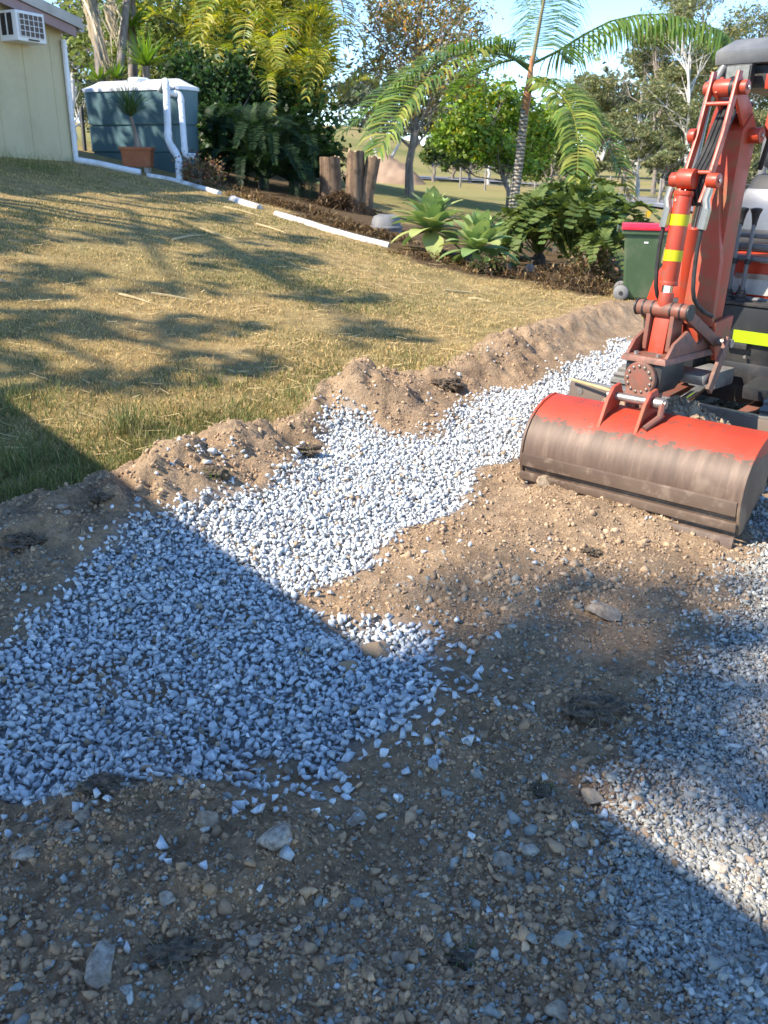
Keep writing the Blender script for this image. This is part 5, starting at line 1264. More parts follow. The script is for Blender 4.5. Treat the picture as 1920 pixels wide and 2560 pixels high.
# flared lower face of the arm
part(MB().add([(AX - 0.085, -1.41, 0.80), (AX + 0.085, -1.41, 0.80), (AX + 0.075, -1.40, 1.12), (AX + 0.006, -1.385, 1.46), (AX - 0.006, -1.385, 1.46), (AX - 0.075, -1.40, 1.12),
               (AX - 0.085, -1.38, 0.80), (AX + 0.085, -1.38, 0.80), (AX + 0.075, -1.36, 1.12), (AX + 0.006, -1.345, 1.46), (AX - 0.006, -1.345, 1.46), (AX - 0.075, -1.36, 1.12)],
              [(0, 1, 2, 3, 4, 5), (11, 10, 9, 8, 7, 6), (0, 6, 7, 1), (1, 7, 8, 2), (2, 8, 9, 3), (3, 9, 10, 4), (4, 10, 11, 5), (5, 11, 6, 0)]), 'face_plate', paint_rust, arm, 0.004)
for s in (-1, 1):
    part(MB().prism([(-1.40, 0.82), (-1.20, 0.84), (-1.22, 0.70), (-1.27, 0.62), (-1.34, 0.62), (-1.38, 0.70)], AX + s * 0.088 - 0.012, AX + s * 0.088 + 0.012), 'cheek_plate', paint_rust, arm, 0.004)
    part(MB().prism([(-1.405, 1.97), (-1.445, 1.97), (-1.52, 1.70), (-1.62, 1.46), (-1.655, 1.40), (-1.615, 1.40), (-1.575, 1.46), (-1.485, 1.68)], AX - 0.012 + s * 0.062 - 0.008, AX - 0.012 + s * 0.062 + 0.008), 'hose_guard', paint, arm, 0.003)
    for (y, z, r, l) in ((-1.41, 1.90, 0.032, 0.035), (-1.51, 1.69, 0.034, 0.03) if s < 0 else (-1.24, 1.70, 0.036, 0.06), (-1.60, 1.495, 0.034, 0.05)):
        part(MB().tube([(AX - 0.012 + s * 0.066, y, z), (AX - 0.012 + s * (0.070 + l), y, z)], r, 18), 'pin_boss', paint, arm, 0.005)
        part(MB().tube([(AX - 0.012 + s * (0.070 + l), y, z), (AX - 0.012 + s * (0.077 + l), y, z)], 0.010, 8), 'grease_bolt', bare, arm, 0)
part(MB().tube([(AX - 0.066, -1.41, 1.90), (AX + 0.042, -1.41, 1.90)], 0.040, 20), 'top_boss', paint, arm, 0.004)
part(MB().tube([(AX + 0.015, -1.41, 1.90), (AX + 0.033, -1.41, 1.90)], 0.042, 20), 'grease_ring', black_pl, arm, 0)
for (y, z) in ((-1.475, 1.83), (-1.585, 1.53)): part(MB().tube([(AX - 0.078, y, z), (AX + 0.054, y, z)], 0.010, 10), 'cross_bar', paint, arm, 0)
for s in (-1, 1): part(MB().prism([(-1.40, 1.95), (-1.45, 1.88), (-1.30, 1.72), (-1.20, 1.74), (-1.24, 1.82)], AX + s * 0.045 - 0.008, AX + s * 0.045 + 0.008), 'top_ear', paint, arm, 0.003)
part(MB().prism([(-1.06, 1.84), (-1.13, 1.86), (-1.16, 1.72), (-1.08, 1.66), (-1.02, 1.72)], AX + 0.085, AX + 0.115), 'boom_ear', paint, boom, 0.004)
part(MB().tube([(AX + 0.10, -1.09, 1.79), (AX + 0.18, -1.09, 1.79)], 0.036, 18), 'boom_pin', paint, boom, 0.005)
# bucket cylinder
ct, cb2 = np.array([AX - 0.055, -1.60, 1.50]), np.array([AX - 0.055, -1.66, 0.895])
def along(s): return ct * (1 - s) + cb2 * s
cyl = part(MB().tube([along(0.10), along(0.80)], 0.043, 22), 'bucket_cylinder', paint, EX, 0.003)
part(MB().tube([along(0.775), along(0.81)], 0.0455, 22), 'gland', paint, cyl, 0.003)
part(MB().tube([along(0.09), along(0.125)], 0.047, 22), 'end_cap', paint, cyl, 0.003)
part(MB().tube([ct - (0.035, 0, 0), ct + (0.045, 0, 0)], 0.046, 20), 'eye', paint, cyl, 0.003)
for a, b in ((0.265, 0.35), (0.535, 0.62)): part(MB().tube([along(a), along(b)], 0.0438, 22), 'reflective_tape', hivis2, cyl, 0)
part(MB().tube([along(0.80), along(0.90)], 0.027, 16), 'rod', chrome, cyl, 0)
part(MB().tube([along(0.865), along(1.0)], 0.036, 16), 'rod_eye', paint, cyl, 0.003)
for s in (-1, 1):
    fx = AX + s * 0.098 - 0.02
    part(MB().tube([(fx, -1.62, 1.46), (fx - 0.004, -1.635, 1.41), (fx + 0.012, -1.645, 1.36)], 0.018, 10), 'fitting', brass, cyl, 0)
    part(MB().tube([(fx + 0.012, -1.645, 1.37), (fx + 0.006, -1.66, 1.28)], 0.022, 8), 'fitting', brass, cyl, 0)
    part(MB().tube(catmull([(fx + 0.006, -1.66, 1.29), (fx, -1.665, 1.15), (fx + 0.01, -1.66, 0.98), (fx + 0.015, -1.56, 0.9), (fx + 0.02, -1.45, 0.86)], 12), 0.0105, 8), 'hose', hose_m, cyl, 0)
for k in range(4):
    xx = AX - 0.045 + k * 0.022
    part(MB().tube(catmull([(AX - 0.02 + k * 0.012, -1.18, 1.84), (xx, -1.33, 1.84), (xx + 0.02, -1.52, 1.62), (xx - 0.015, -1.56, 1.48), (xx, -1.55, 1.38)], 14), 0.0115, 8), 'hose', hose_m, arm, 0)
part(MB().tube(catmull([(AX + 0.10, -1.10, 1.98), (AX + 0.16, -1.20, 1.90), (AX + 0.15, -1.2, 1.75), (AX + 0.08, -1.12, 1.55)], 12), 0.013, 8), 'hose', hose_m, boom, 0)
# link and tilt hitch
lp = np.array([AX - 0.055, -1.66, 0.895])
lk = part(MB().tube([lp - (0.135, 0, 0), lp + (0.135, 0, 0)], 0.038, 20), 'link_pin', hitch_m, EX, 0.004)
for x in (-0.142, -0.10, -0.05, 0.05, 0.10, 0.142): part(MB().tube([lp + (x - 0.004, 0, 0), lp + (x + 0.004, 0, 0)], 0.0405, 20), 'shim', black_pl, lk, 0)
part(MB().prism([(-1.67, 0.86), (-1.61, 0.86), (-1.60, 0.66), (-1.70, 0.66)], lp[0] - 0.042, lp[0] + 0.042), 'bucket_link', paint, lk, 0.006)
for s in (-1, 1):
    part(MB().prism([(-1.69, 0.88), (-1.63, 0.92), (-1.60, 0.86), (-1.57, 0.68), (-1.66, 0.66), (-1.70, 0.70)], lp[0] + s * 0.064 - 0.012, lp[0] + s * 0.064 + 0.012), 'link_cheek', hitch_m, lk, 0.005)
    part(MB().beam((lp[0] + s * 0.12, -1.64, 0.88), (lp[0] + s * 0.15, -1.36, 0.72), 0.022, 0.055), 'side_link', hitch_m, lk, 0.004)
hx = AX - 0.045
ht = part(loft([[(hx - 0.125, -1.83, 0.655), (hx + 0.125, -1.83, 0.655), (hx + 0.14, -1.36, 0.655), (hx - 0.125, -1.36, 0.655)], [(hx - 0.115, -1.82, 0.685), (hx + 0.115, -1.82, 0.685), (hx + 0.13, -1.36, 0.685), (hx - 0.115, -1.36, 0.685)]]), 'tilt_hitch', hitch_m, EX, 0.004)
for s in (-1, 1):
    part(MB().prism([(-1.80, 0.684), (-1.74, 0.75), (-1.62, 0.80), (-1.50, 0.72), (-1.36, 0.76), (-1.34, 0.684)], hx + s * 0.106 - 0.009, hx + s * 0.106 + 0.009), 'hitch_ear', hitch_m, ht, 0.003)
    part(MB().lathe([(0.013, 0.68), (0.013, 0.70)], (hx + s * 0.06, -1.79, 0), 6), 'bolt', bare, ht, 0)
part(MB().tube([(hx - 0.12, -1.34, 0.72), (hx + 0.22, -1.34, 0.72)], 0.022, 14), 'hitch_pin', bare, ht, 0)
part(MB().beam((hx + 0.205, -1.36, 0.745), (hx + 0.215, -1.52, 0.50), 0.02, 0.06), 'side_link', hitch_m, ht, 0.004)
part(MB().box((hx + 0.10, -1.50, 0.56), (0.20, 0.12, 0.05), (0.1, 0, 0)), 'cross_plate', bare, ht, 0.006)
tb = part(loft([[(hx - 0.075, -1.80, 0.50), (hx + 0.075, -1.80, 0.50), (hx + 0.075, -1.60, 0.50), (hx - 0.075, -1.60, 0.50)], [(hx - 0.10, -1.81, 0.56), (hx + 0.10, -1.81, 0.56), (hx + 0.10, -1.58, 0.56), (hx - 0.10, -1.58, 0.56)], [(hx - 0.10, -1.81, 0.652), (hx + 0.10, -1.81, 0.652), (hx + 0.10, -1.58, 0.652), (hx - 0.10, -1.58, 0.652)]]), 'tilt_body', greypl, ht, 0.012)
dc = np.array([hx, -1.815, 0.575])
disc = part(MB().lathe([(0.085, 0.0), (0.085, -0.022), (0.080, -0.026), (0.02, -0.028)], tuple(dc), 32, 'y'), 'tilt_disc', hitch_m, ht, 0.002)
for k in range(13):
    a = 2 * math.pi * k / 13 + 0.2
    part(MB().lathe([(0.0075, -0.02), (0.0075, -0.033), (0.003, -0.035)], (dc[0] + 0.064 * math.cos(a), dc[1], dc[2] + 0.064 * math.sin(a)), 8, 'y'), 'bolt', brass, disc, 0)
part(MB().add([(hx - 0.07, -1.84, 0.53), (hx + 0.07, -1.84, 0.53), (hx + 0.055, -1.86, 0.40), (hx - 0.055, -1.86, 0.40), (hx - 0.07, -1.70, 0.53), (hx + 0.07, -1.70, 0.53), (hx + 0.055, -1.70, 0.40), (hx - 0.055, -1.70, 0.40)], [(0, 1, 2, 3), (7, 6, 5, 4), (0, 4, 5, 1), (1, 5, 6, 2), (2, 6, 7, 3), (3, 7, 4, 0)]), 'hook_block', hitch_m, ht, 0.008)
part(MB().prism([(-1.86, 0.40), (-1.90, 0.43), (-1.895, 0.48), (-1.85, 0.50)], hx - 0.01, hx + 0.01), 'lift_lug', hitch_m, ht, 0.003)
part(MB().box((hx, -1.80, 0.385), (0.12, 0.16, 0.05)), 'hook_base', paint, ht, 0.004)

# bucket
BM = Matrix.Translation((0.292, -2.02, 0)) @ Matrix.Rotation(math.radians(5.5), 4, 'Z')
HW = 0.545
t = NT('bucket_shell')
tcn = t.n('ShaderNodeTexCoord'); sx = t.n('ShaderNodeSeparateXYZ'); t.l(tcn.outputs['Object'], sx.inputs[0])
n1 = t.noise(7, 8, 0.7, stretch=(1, 1, 1)); n2 = t.noise(24, 6, 0.65, stretch=(1, 0.15, 0.15)); n3 = t.noise(3.2, 5, 0.55); vor = t.n('ShaderNodeTexVoronoi'); vor.feature = 'DISTANCE_TO_EDGE'; vor.inputs['Scale'].default_value = 14
t.l(tcn.outputs['Object'], vor.inputs['Vector'])
nf = t.noise(42, 6, 0.7, stretch=(0.5, 1, 1))
lim = t.math('ADD', t.math('ADD', sx.outputs['Z'], t.math('MULTIPLY', t.math('SUBTRACT', n1.outputs['Fac'], 0.5), 0.12)), t.math('MULTIPLY', t.math('SUBTRACT', nf.outputs['Fac'], 0.5), 0.20))
wornf = t.ramp(lim, [(0.362, (1, 1, 1, 1)), (0.372, (0, 0, 0, 1))]).outputs[0]
wornf = t.math('MAXIMUM', wornf, t.math('MULTIPLY', t.ramp(nf.outputs['Fac'], [(0.60, (0, 0, 0, 1)), (0.66, (1, 1, 1, 1))]).outputs[0], 0.75))
redc = t.ramp(n3.outputs['Fac'], [(0.3, (0.36, 0.035, 0.012, 1)), (0.7, (0.43, 0.06, 0.026, 1))]).outputs[0]
crk = t.ramp(t.math('ADD', vor.outputs['Distance'], t.math('MULTIPLY', t.math('SUBTRACT', n1.outputs['Fac'], 0.42), 0.25)), [(0.012, (1, 1, 1, 1)), (0.03, (0, 0, 0, 1))]).outputs[0]
redc = t.mix(t.math('MULTIPLY', crk, 0.8), redc, (0.10, 0.05, 0.04, 1))
steel = t.ramp(n2.outputs['Fac'], [(0.3, (0.075, 0.043, 0.027, 1)), (0.55, (0.125, 0.076, 0.05, 1)), (0.75, (0.20, 0.13, 0.09, 1))]).outputs[0]
col = t.mix(wornf, redc, steel)
dust = t.ramp(t.noise(2.3, 4, 0.5).outputs['Fac'], [(0.60, (0, 0, 0, 1)), (0.66, (1, 1, 1, 1))]).outputs[0]
col = t.mix(t.math('MULTIPLY', dust, 0.55), col, (0.30, 0.22, 0.15, 1))
t.l(col, t.b.inputs['Base Color']); t.rough(0.55); t.l(t.math('MULTIPLY', wornf, 0.12), t.b.inputs['Metallic'])
t.bump(n1.outputs['Fac'], 0.12, 0.006)
bucket_m = t.m
edge_m = worn_paint('wear_edge', (0.095, 0.062, 0.044), (0.145, 0.098, 0.07), (0.25, 0.18, 0.13), 0.6, scale=16, rough=0.5)
bk = empty('bucket', (0, 0, 0)); bk.parent = EX
bk.matrix_local = BM
outer = [(0.14, 0.445), (0.08, 0.440), (0.02, 0.425), (-0.045, 0.395), (-0.095, 0.355), (-0.135, 0.30), (-0.158, 0.245), (-0.167, 0.19), (-0.165, 0.15), (-0.16, 0.125)]
inner = [(y + 0.012, z - 0.012) for y, z in reversed(outer)]
part(MB().prism(outer + inner, -HW, HW), 'shell', bucket_m, bk, 0, 30)
for s in (-1, 1):
    ep = [(0.14, 0.45)] + [(y - 0.007, z + 0.004) for y, z in outer] + [(-0.13, 0.03), (-0.10, 0.03), (0.15, 0.20), (0.20, 0.35)]
    part(MB().prism(ep, s * (HW + 0.007) - 0.007, s * (HW + 0.007) + 0.007), 'side_plate', bucket_m, bk, 0.002, 30)
part(MB().prism([(-0.166, 0.195), (-0.180, 0.19), (-0.172, 0.125), (-0.158, 0.127)], -HW + 0.002, HW - 0.002), 'wear_strip', edge_m, bk, 0.002)
part(MB().prism([(-0.150, 0.128), (-0.142, 0.085), (-0.125, 0.085), (-0.130, 0.128)], -HW + 0.003, HW - 0.003), 'lip', edge_m, bk, 0.001)
part(MB().prism([(-0.160, 0.095), (-0.176, 0.091), (-0.168, 0.052), (-0.150, 0.054)], -HW - 0.006, HW + 0.006), 'wear_strip', edge_m, bk, 0.002)
part(MB().prism([(-0.146, 0.056), (-0.140, 0.015), (-0.120, 0.015), (-0.128, 0.056)], -HW + 0.003, HW - 0.003), 'lip', edge_m, bk, 0.001)
part(MB().prism([(-0.168, 0.032), (-0.186, 0.028), (-0.198, -0.038), (-0.180, -0.042)], -HW - 0.01, HW + 0.01), 'cutting_edge', edge_m, bk, 0.004)
for k in range(6): part(MB().tube([(-HW + 0.08 + k * 0.19, -0.188, -0.004), (-HW + 0.08 + k * 0.19, -0.197, -0.006)], 0.017, 12), 'edge_bolt', edge_m, bk, 0.002)
for s in (-1, 1):
    part(MB().prism([(-0.075, 0.37), (0.0, 0.425), (0.12, 0.44), (0.16, 0.50), (0.12, 0.56), (0.05, 0.55), (0.0, 0.50)], -0.10 + s * 0.095 - 0.009, -0.10 + s * 0.095 + 0.009), 'bucket_ear', paint_rust, bk, 0.004)
part(MB().tube([(-0.23, 0.08, 0.50), (0.07, 0.08, 0.50)], 0.02, 14), 'ear_pin', bare, bk, 0)
part(MB().tube([(0.005, 0.08, 0.50), (0.06, 0.08, 0.50)], 0.028, 14), 'pin_collar', bare, bk, 0.003)
part(MB().tube([(0.055, 0.07, 0.50), (0.07, 0.02, 0.45), (0.03, -0.05, 0.40)], 0.016, 8), 'pin_handle', hitch_m, bk, 0)
# hazy dried mud splashes on the shell
mud = mat('dried_mud', (0.40, 0.30, 0.21), (0.50, 0.39, 0.29), 30, 0.95, bump=0.5, bscale=80)

# spoil carried between bucket and blade
ex_m = EX.matrix_basis
def exw(l): 
    c = math.sqrt(.5); return np.array([2.45 + (l[0] + l[1]) * c, 5.70 + (-l[0] + l[1]) * c, l[2] + 0.02])
gxs = np.linspace(-0.62, 0.70, 60); gys = np.linspace(-1.90, -1.18, 34); XX, YY = np.meshgrid(gxs, gys)
prof = np.clip(1 - ((YY + 1.50) / 0.36) ** 2, 0, 1) ** 0.8 * np.clip(1 - ((XX - 0.12) / 0.54) ** 4, 0, 1)
ZZ = -0.05 + 0.48 * prof + (fbm(XX * 9, YY * 9, 91) - 0.5) * 0.13 * (prof > 0) + (fbm(XX * 30, YY * 30, 92) - 0.5) * 0.05
c = math.sqrt(.5)
V = np.stack([2.45 + (XX + YY) * c, 5.70 + (-XX + YY) * c, ZZ], -1).reshape(-1, 3)
ii = np.arange(60 * 34).reshape(34, 60); Fq = np.stack([ii[:-1, :-1], ii[:-1, 1:], ii[1:, 1:], ii[1:, :-1]], -1).reshape(-1, 4)
spoil_m = mat('spoil_soil', (0.27, 0.19, 0.12), (0.42, 0.31, 0.21), 14, 0.95, bump=0.8, bscale=60)
tag(link('soil_heap', np_mesh('soil_heap', V, Fq, spoil_m, smooth=True)), 'heap of loose spoil between the bucket and the dozer blade', 'soil', kind='stuff')
n = 2600; lx = RNG.uniform(-0.55, 0.62, n); ly = RNG.uniform(-1.82, -1.22, n)
pz = np.clip(1 - ((ly + 1.50) / 0.36) ** 2, 0, 1) ** 0.8 * np.clip(1 - ((lx - 0.12) / 0.54) ** 4, 0, 1)
zz = -0.05 + 0.48 * pz + (fbm(lx * 9, ly * 9, 91) - 0.5) * 0.13 + (fbm(lx * 30, ly * 30, 92) - 0.5) * 0.05
S = 0.008 * np.exp(RNG.normal(0, .5, n)); zz = np.where(pz > 0.04, zz, -1.0); pos = np.stack([2.45 + (lx + ly) * c, 5.70 + (-lx + ly) * c, zz + S * .3], 1)
tag(link('spoil_crumbs', scatter('spoil_crumbs', CLODS, pos, np.minimum(S, .03), np.array([0.36, 0.265, 0.175]) * np.exp(RNG.normal(0, .2, (n, 1))), claystone)), 'crumbs of dry clay on the spoil behind the bucket', 'soil', kind='stuff')
# ------------------------------------------------------------------ single rocks, clods, sods, straws
def rock(label, px, py, wpx, hpx, m, seed, flat=0.7, name='rock', cat='rock', sink=0.35, elong=1.0):
    p = T(px, py); dep = float((p - _C) @ _F); r = wpx / 2 / FPX * dep
    bm = bmesh.new(); bmesh.ops.create_icosphere(bm, subdivisions=3, radius=1.0)
    rs = random.Random(seed); planes = []
    for k in range(13):
        v = Vector((rs.gauss(0, 1), rs.gauss(0, 1), rs.gauss(0, 1))).normalized(); planes.append((v, rs.uniform(0.5, 0.85)))
    for v in bm.verts:
        for nn, dd in planes:
            q = v.co.dot(nn)
            if q > dd: v.co -= nn * (q - dd) * 0.92
        c = v.co; f = 1 + 0.22 * (vnoise(c.x * 3 + seed, c.y * 3 + c.z * 2, seed) - .5) + 0.14 * (vnoise(c.x * 8 + seed, c.y * 8 + c.z * 7, seed + 1) - .5)
        v.co = Vector((c.x * f * r, c.y * f * r * elong, c.z * f * r * flat))
    me = bpy.data.meshes.new(name); bm.to_mesh(me); bm.free(); me.materials.append(m)
    me.polygons.foreach_set('use_smooth', np.ones(len(me.polygons), bool)); me.set_sharp_from_angle(angle=math.radians(38))
    o = link(name, me, None, (p[0], p[1], p[2] + r * flat * (1 - sink) * 0.6)); o.rotation_euler = (rs.uniform(-.2, .2), rs.uniform(-.2, .2), rs.uniform(0, 6.28) if elong == 1 else rs.uniform(-.3, .3))
    return tag(o, label, cat)
rock('flat brown slab of clay on the shaded dug soil', 1510, 1530, 120, 60, rock_m, 11, 0.28, 'clay_slab', 'clay', elong=0.8)
rock('orange brown clod between two patches of blue stone', 945, 1622, 110, 50, mat('tan_clay', (0.33, 0.215, 0.12), (0.42, 0.29, 0.18), 10, 0.95, bump=0.7, bscale=50), 12, 0.55, 'clay_clod', 'clay')
rock('smaller tan clod left of the orange brown clod', 872, 1664, 60, 30, MATS['tan_clay'], 13, 0.6, 'clay_clod', 'clay')
rock('pale brown stone amid the stray blue chips', 522, 2090, 70, 60, rock_m, 14, 0.8)
rock('grey lump of soil and rock right of the stray chips', 690, 2145, 110, 60, rock_pale, 15, 0.6, 'soil_lump', 'rock')
rock('flat grey stone at the front edge of the gravel', 892, 2052, 58, 50, rock_pale, 16, 0.4)
rock('large pale angular rock at the bottom left', 255, 2430, 92, 140, rock_pale, 17, 0.62, elong=1.45)
rock('pale grey stone at the left edge above the dark soil', 68, 2165, 62, 40, rock_pale, 18, 0.6)
rock('long brown clod below the gravel front, right one of two', 213, 2080, 58, 28, rock_m, 19, 0.6, 'clay_clod', 'clay')
rock('long brown clod below the gravel front, left one of two', 157, 2106, 54, 28, rock_m, 20, 0.5, 'clay_clod', 'clay')
rock('tan boulder sized stone beside the shaded grass tuft', 1478, 2005, 58, 60, mat('tan_rock', (0.34, 0.25, 0.16), (0.44, 0.335, 0.225), 14, 0.9, bump=0.7, bscale=45), 21, 0.75)
rock('cream stone lying on the driveway gravel', 1795, 2180, 42, 40, mat('cream_rock', (0.50, 0.41, 0.30), (0.62, 0.53, 0.42), 14, 0.9, bump=0.6, bscale=45), 22, 0.9)
rock('white veined rock half sunk near the bottom right', 1552, 2415, 62, 80, rock_pale, 23, 0.6)
rock('grey rock with white crust in the shaded soil', 1325, 2130, 60, 34, rock_pale, 24, 0.6)
rock('olive brown rock right of the white crusted rock', 1455, 2115, 44, 44, rock_m, 25, 0.8)
rock('flat brown stone near the middle bottom', 1260, 2160, 70, 50, rock_m, 26, 0.4)
rock('brown rock at the bottom edge, right of centre', 1400, 2530, 80, 50, rock_m, 27, 0.6)
rock('brown rock standing near the grass roots, bottom left', 420, 2285, 55, 40, rock_pale, 28, 0.8)
rock('round brown stone low in the middle foreground', 480, 2505, 60, 50, rock_m, 29, 0.7)
rock('grey brown stone right of the dark sod', 635, 2365, 40, 60, rock_m, 30, 0.9)
rock('dark brown stone below the two green sprouts', 1000, 2390, 44, 36, rock_m, 31, 0.6)
rock('brown cobble at the bottom right corner of the soil', 1560, 2510, 44, 44, rock_m, 32, 0.8)
rock('loose clod on the sunlit heap in front of the bucket', 1355, 1232, 60, 24, MATS['tan_rock'], 33, 0.6, 'clay_clod', 'clay')
rock('wedge of clay caught against the bucket lip', 1385, 1208, 56, 30, MATS['tan_clay'], 34, 0.8, 'clay_clod', 'clay')
rock('clod on the crest of the heap below the bucket', 1450, 1212, 40, 24, MATS['tan_clay'], 35, 0.8, 'clay_clod', 'clay')
rock('tan stone under the agaves at the bed edge', 1282, 652, 38, 40, rock_m, 36, 1.1)
rock('low grey stone beneath the broad leaved cycad', 1325, 676, 34, 24, rock_pale, 37, 0.7)
rock('pale bed edging stone left of the bin wheel', 1428, 706, 44, 28, MATS['cream_rock'], 38, 0.8)
rock('rounded stone next to the palm foot', 1268, 672, 30, 22, rock_m, 39, 0.8)
rock('grey clod in the shaded bank at the left', 165, 1348, 42, 34, rock_m, 40, 0.7, 'clay_clod', 'clay')
rock('small pale clod below the grey clod in the bank', 172, 1362, 30, 22, rock_pale, 41, 0.7, 'clay_clod', 'clay')

# sods: torn turf with hanging roots
def sod(label, px, py, wpx, seed, green=10, dark=True):
    p = T(px, py); dep = float((p - _C) @ _F); r = wpx / 2 / FPX * dep * 0.62
    o = empty('turf_sod', p, 0, label, 'turf', 'torn sods')
    bm = bmesh.new(); bmesh.ops.create_icosphere(bm, subdivisions=4, radius=1.0)
    for v in bm.verts:
        c = v.co; f = 1 + 0.8 * (vnoise(c.x * 2.5 + seed, c.y * 2.5 + c.z * 3, seed) - .5) + 0.5 * (vnoise(c.x * 7 + seed, c.y * 7 + c.z * 8, seed + 1) - .5) + 0.25 * (vnoise(c.x * 17 + seed, c.y * 17 + c.z * 15, seed + 2) - .5)
        v.co = Vector((c.x * r * f, c.y * r * f * 0.7, c.z * r * f * 0.42))
    me = bpy.data.meshes.new('clod'); bm.to_mesh(me); bm.free(); me.materials.append(sodm); link('clod', me, o, (0, 0, r * 0.12))
    V, F, C = [], [], []; n = 110
    for j in range(n):
        a = random.uniform(0, 6.28); q = np.array([math.cos(a) * r * random.uniform(.4, 1), math.sin(a) * r * .7 * random.uniform(.4, 1), r * random.uniform(.1, .45)]); L = r * random.uniform(.2, .7)
        d = np.array([math.cos(a) * .6 + random.gauss(0, .5), math.sin(a) * .6 + random.gauss(0, .5), random.gauss(0, .5)]); s = np.cross(d, (0, 0, 1)); s = s / (np.linalg.norm(s) + 1e-9) * 0.0011
        b = len(V); m1 = q + d * L * .5; m2 = q + d * L + np.array([0, 0, -L * .3]); V += [q - s, q + s, m1 - s, m1 + s, m2, m2 + s * .3]
        F += [(b, b + 1, b + 3, b + 2), (b + 2, b + 3, b + 5, b + 4)]
        g = (np.array([0.09, 0.13, 0.035]) if j < green else np.array([0.30, 0.225, 0.13]) if random.random() < .6 else np.array([0.10, 0.07, 0.045])) * math.exp(random.gauss(0, .25)); C += [g] * 6
    link('roots', np_mesh('roots', np.array(V), np.array(F), deadm, tint=np.array(C)), o)
sod('big dark sod with straggling roots at the bottom left', 445, 2390, 210, 51, 14)
sod('dark torn sod along the front of the gravel', 255, 2010, 170, 52, 0)
sod('dark sod with green sprouts at the bottom centre', 1165, 2390, 130, 53, 60)
sod('root mat lying on the shaded soil to the right', 1480, 1790, 230, 54, 0)
sod('tuft of dry roots beside the line of light', 1355, 1985, 100, 55, 50)
sod('root clump in the shaded bank at the left', 265, 1330, 90, 56, 0)
sod('overhanging sod in the sunlit bank by the gravel', 760, 1140, 110, 57, 90)
sod('torn turf lump in the bank above the stone spill', 965, 985, 80, 58, 10)
sod('torn turf edge by the gravel left of the bucket', 1120, 975, 120, 59, 0)
sod('grassy sod beside the stones on the sunlit bank', 540, 1235, 120, 60, 120)
sod('dark stringy clump on the soil below the bucket', 1475, 1390, 80, 61, 0)
sod('dark root strip at the left edge of the bank', 60, 1400, 150, 62, 0)

# tall tufts along the lawn edge
TUFTS = []
def tuft(label, px, py, n, h, spread, green):
    p = T(px, py)
    X = p[0] + RNG.normal(0, spread, n); Y = p[1] + RNG.normal(0, spread, n)
    H = RNG.uniform(.35, 1, n) * h
    C = tints(n, [(0.18, 0.20, 0.07), (0.13, 0.155, 0.05), (0.42, 0.34, 0.17)], .2, [green * .6, green * .4, 1 - green])
    V, F, TT = blades(X, Y, H, np.full(n, 0.0045), C, 0.7)
    TUFTS.append((V, F, TT))
tuft('tallest seeding grass tuft on the sunlit lawn edge', 330, 1080, 260, 0.20, 0.07, .8)
tuft('grass tuft right of the tallest one', 430, 1100, 200, 0.10, 0.08, .8)
tuft('grass tuft against the bank crest', 400, 1150, 240, 0.10, 0.09, .7)
tuft('grass tuft at the shadow edge on the bank', 255, 1195, 160, 0.09, 0.06, .8)
tuft('shaded grass tuft at the left edge', 50, 1170, 320, 0.14, 0.12, .9)
tuft('shaded grass tuft near the long stalk', 150, 1225, 260, 0.12, 0.10, .9)
tuft('grass clump near the sunlit bend of the bank', 740, 1010, 300, 0.09, 0.13, .85)
tuft('grass clump beside the top of the bank', 600, 1060, 340, 0.09, 0.14, .85)
tuft('green grass along the far bank', 1080, 915, 300, 0.07, 0.2, .7)
tuft('grass tuft at the foot of the cream wall', 90, 425, 420, 0.30, 0.35, .95)
tuft('sparse grass clump in the middle of the shade', 500, 960, 300, 0.09, 0.15, .9)
tuft('weedy grass at the left lawn edge', 30, 1010, 360, 0.13, 0.16, .9)

_o = 0; _TF = []
for V, F, TT in TUFTS: _TF.append(F + _o); _o += len(V)
tag(link('tall_grass', np_mesh('tall_grass', np.concatenate([q[0] for q in TUFTS]), np.concatenate(_TF), grass_mat, tint=np.concatenate([q[2] for q in TUFTS]))), 'taller green and straw grass tufts along the lawn edge', 'grass', kind='stuff')
# straw and dry stalks
strawm = mat('dry_stalk', (0.42, 0.31, 0.14), (0.58, 0.46, 0.25), 20, 0.7)
def stalk(label, a, b, w=0.006, sag=0.0, m=strawm, lift=0.012):
    p, q = T(*a), T(*b); mid = (p + q) / 2; mid[2] = TZ(mid[0], mid[1]) + lift + 0.006 + sag
    p[2] += lift; q[2] += lift
    o = MB().tube(catmull([np.zeros(3), mid - p, q - p], 8), [w, w, w, w * .9, w * .8, w * .7, w * .5, w * .3], 5).obj('dry_stalk', m, None, smooth=60); o.location = tuple(p)
    tag(o, label, 'stalk', 'dry stalks on the ground')
stalk('long straw stalk across the lawn centre, left one', (298, 741), (378, 762), 0.011)
stalk('long straw stalk across the lawn centre, right one', (378, 738), (482, 752), 0.011)
stalk('thin dry stalk at the left edge of the shaded bank', (0, 1282), (125, 1268), 0.006)
stalk('dry brown twig on the soil right of the gravel', (1150, 1690), (1215, 1750), 0.004, m=bark_grey)
stalk('dry cane lying by the bucket on the gravel', (1270, 1038), (1345, 1046), 0.006)
stalk('straw lying before the agaves', (1110, 728), (1205, 735), 0.012)
stalk('straw below the agave rosettes', (1170, 748), (1225, 757), 0.012)
stalk('straw on the upper lawn near the stumps', (640, 560), (720, 585), 0.014)
stalk('straw fan stem nearest the white pipe', (560, 520), (660, 545), 0.014)
stalk('short pale stick at the far left of the lawn', (0, 708), (20, 713), 0.014, m=cutwood)
stalk('straw in the shade near the fallen fronds', (500, 575), (600, 605), 0.012)
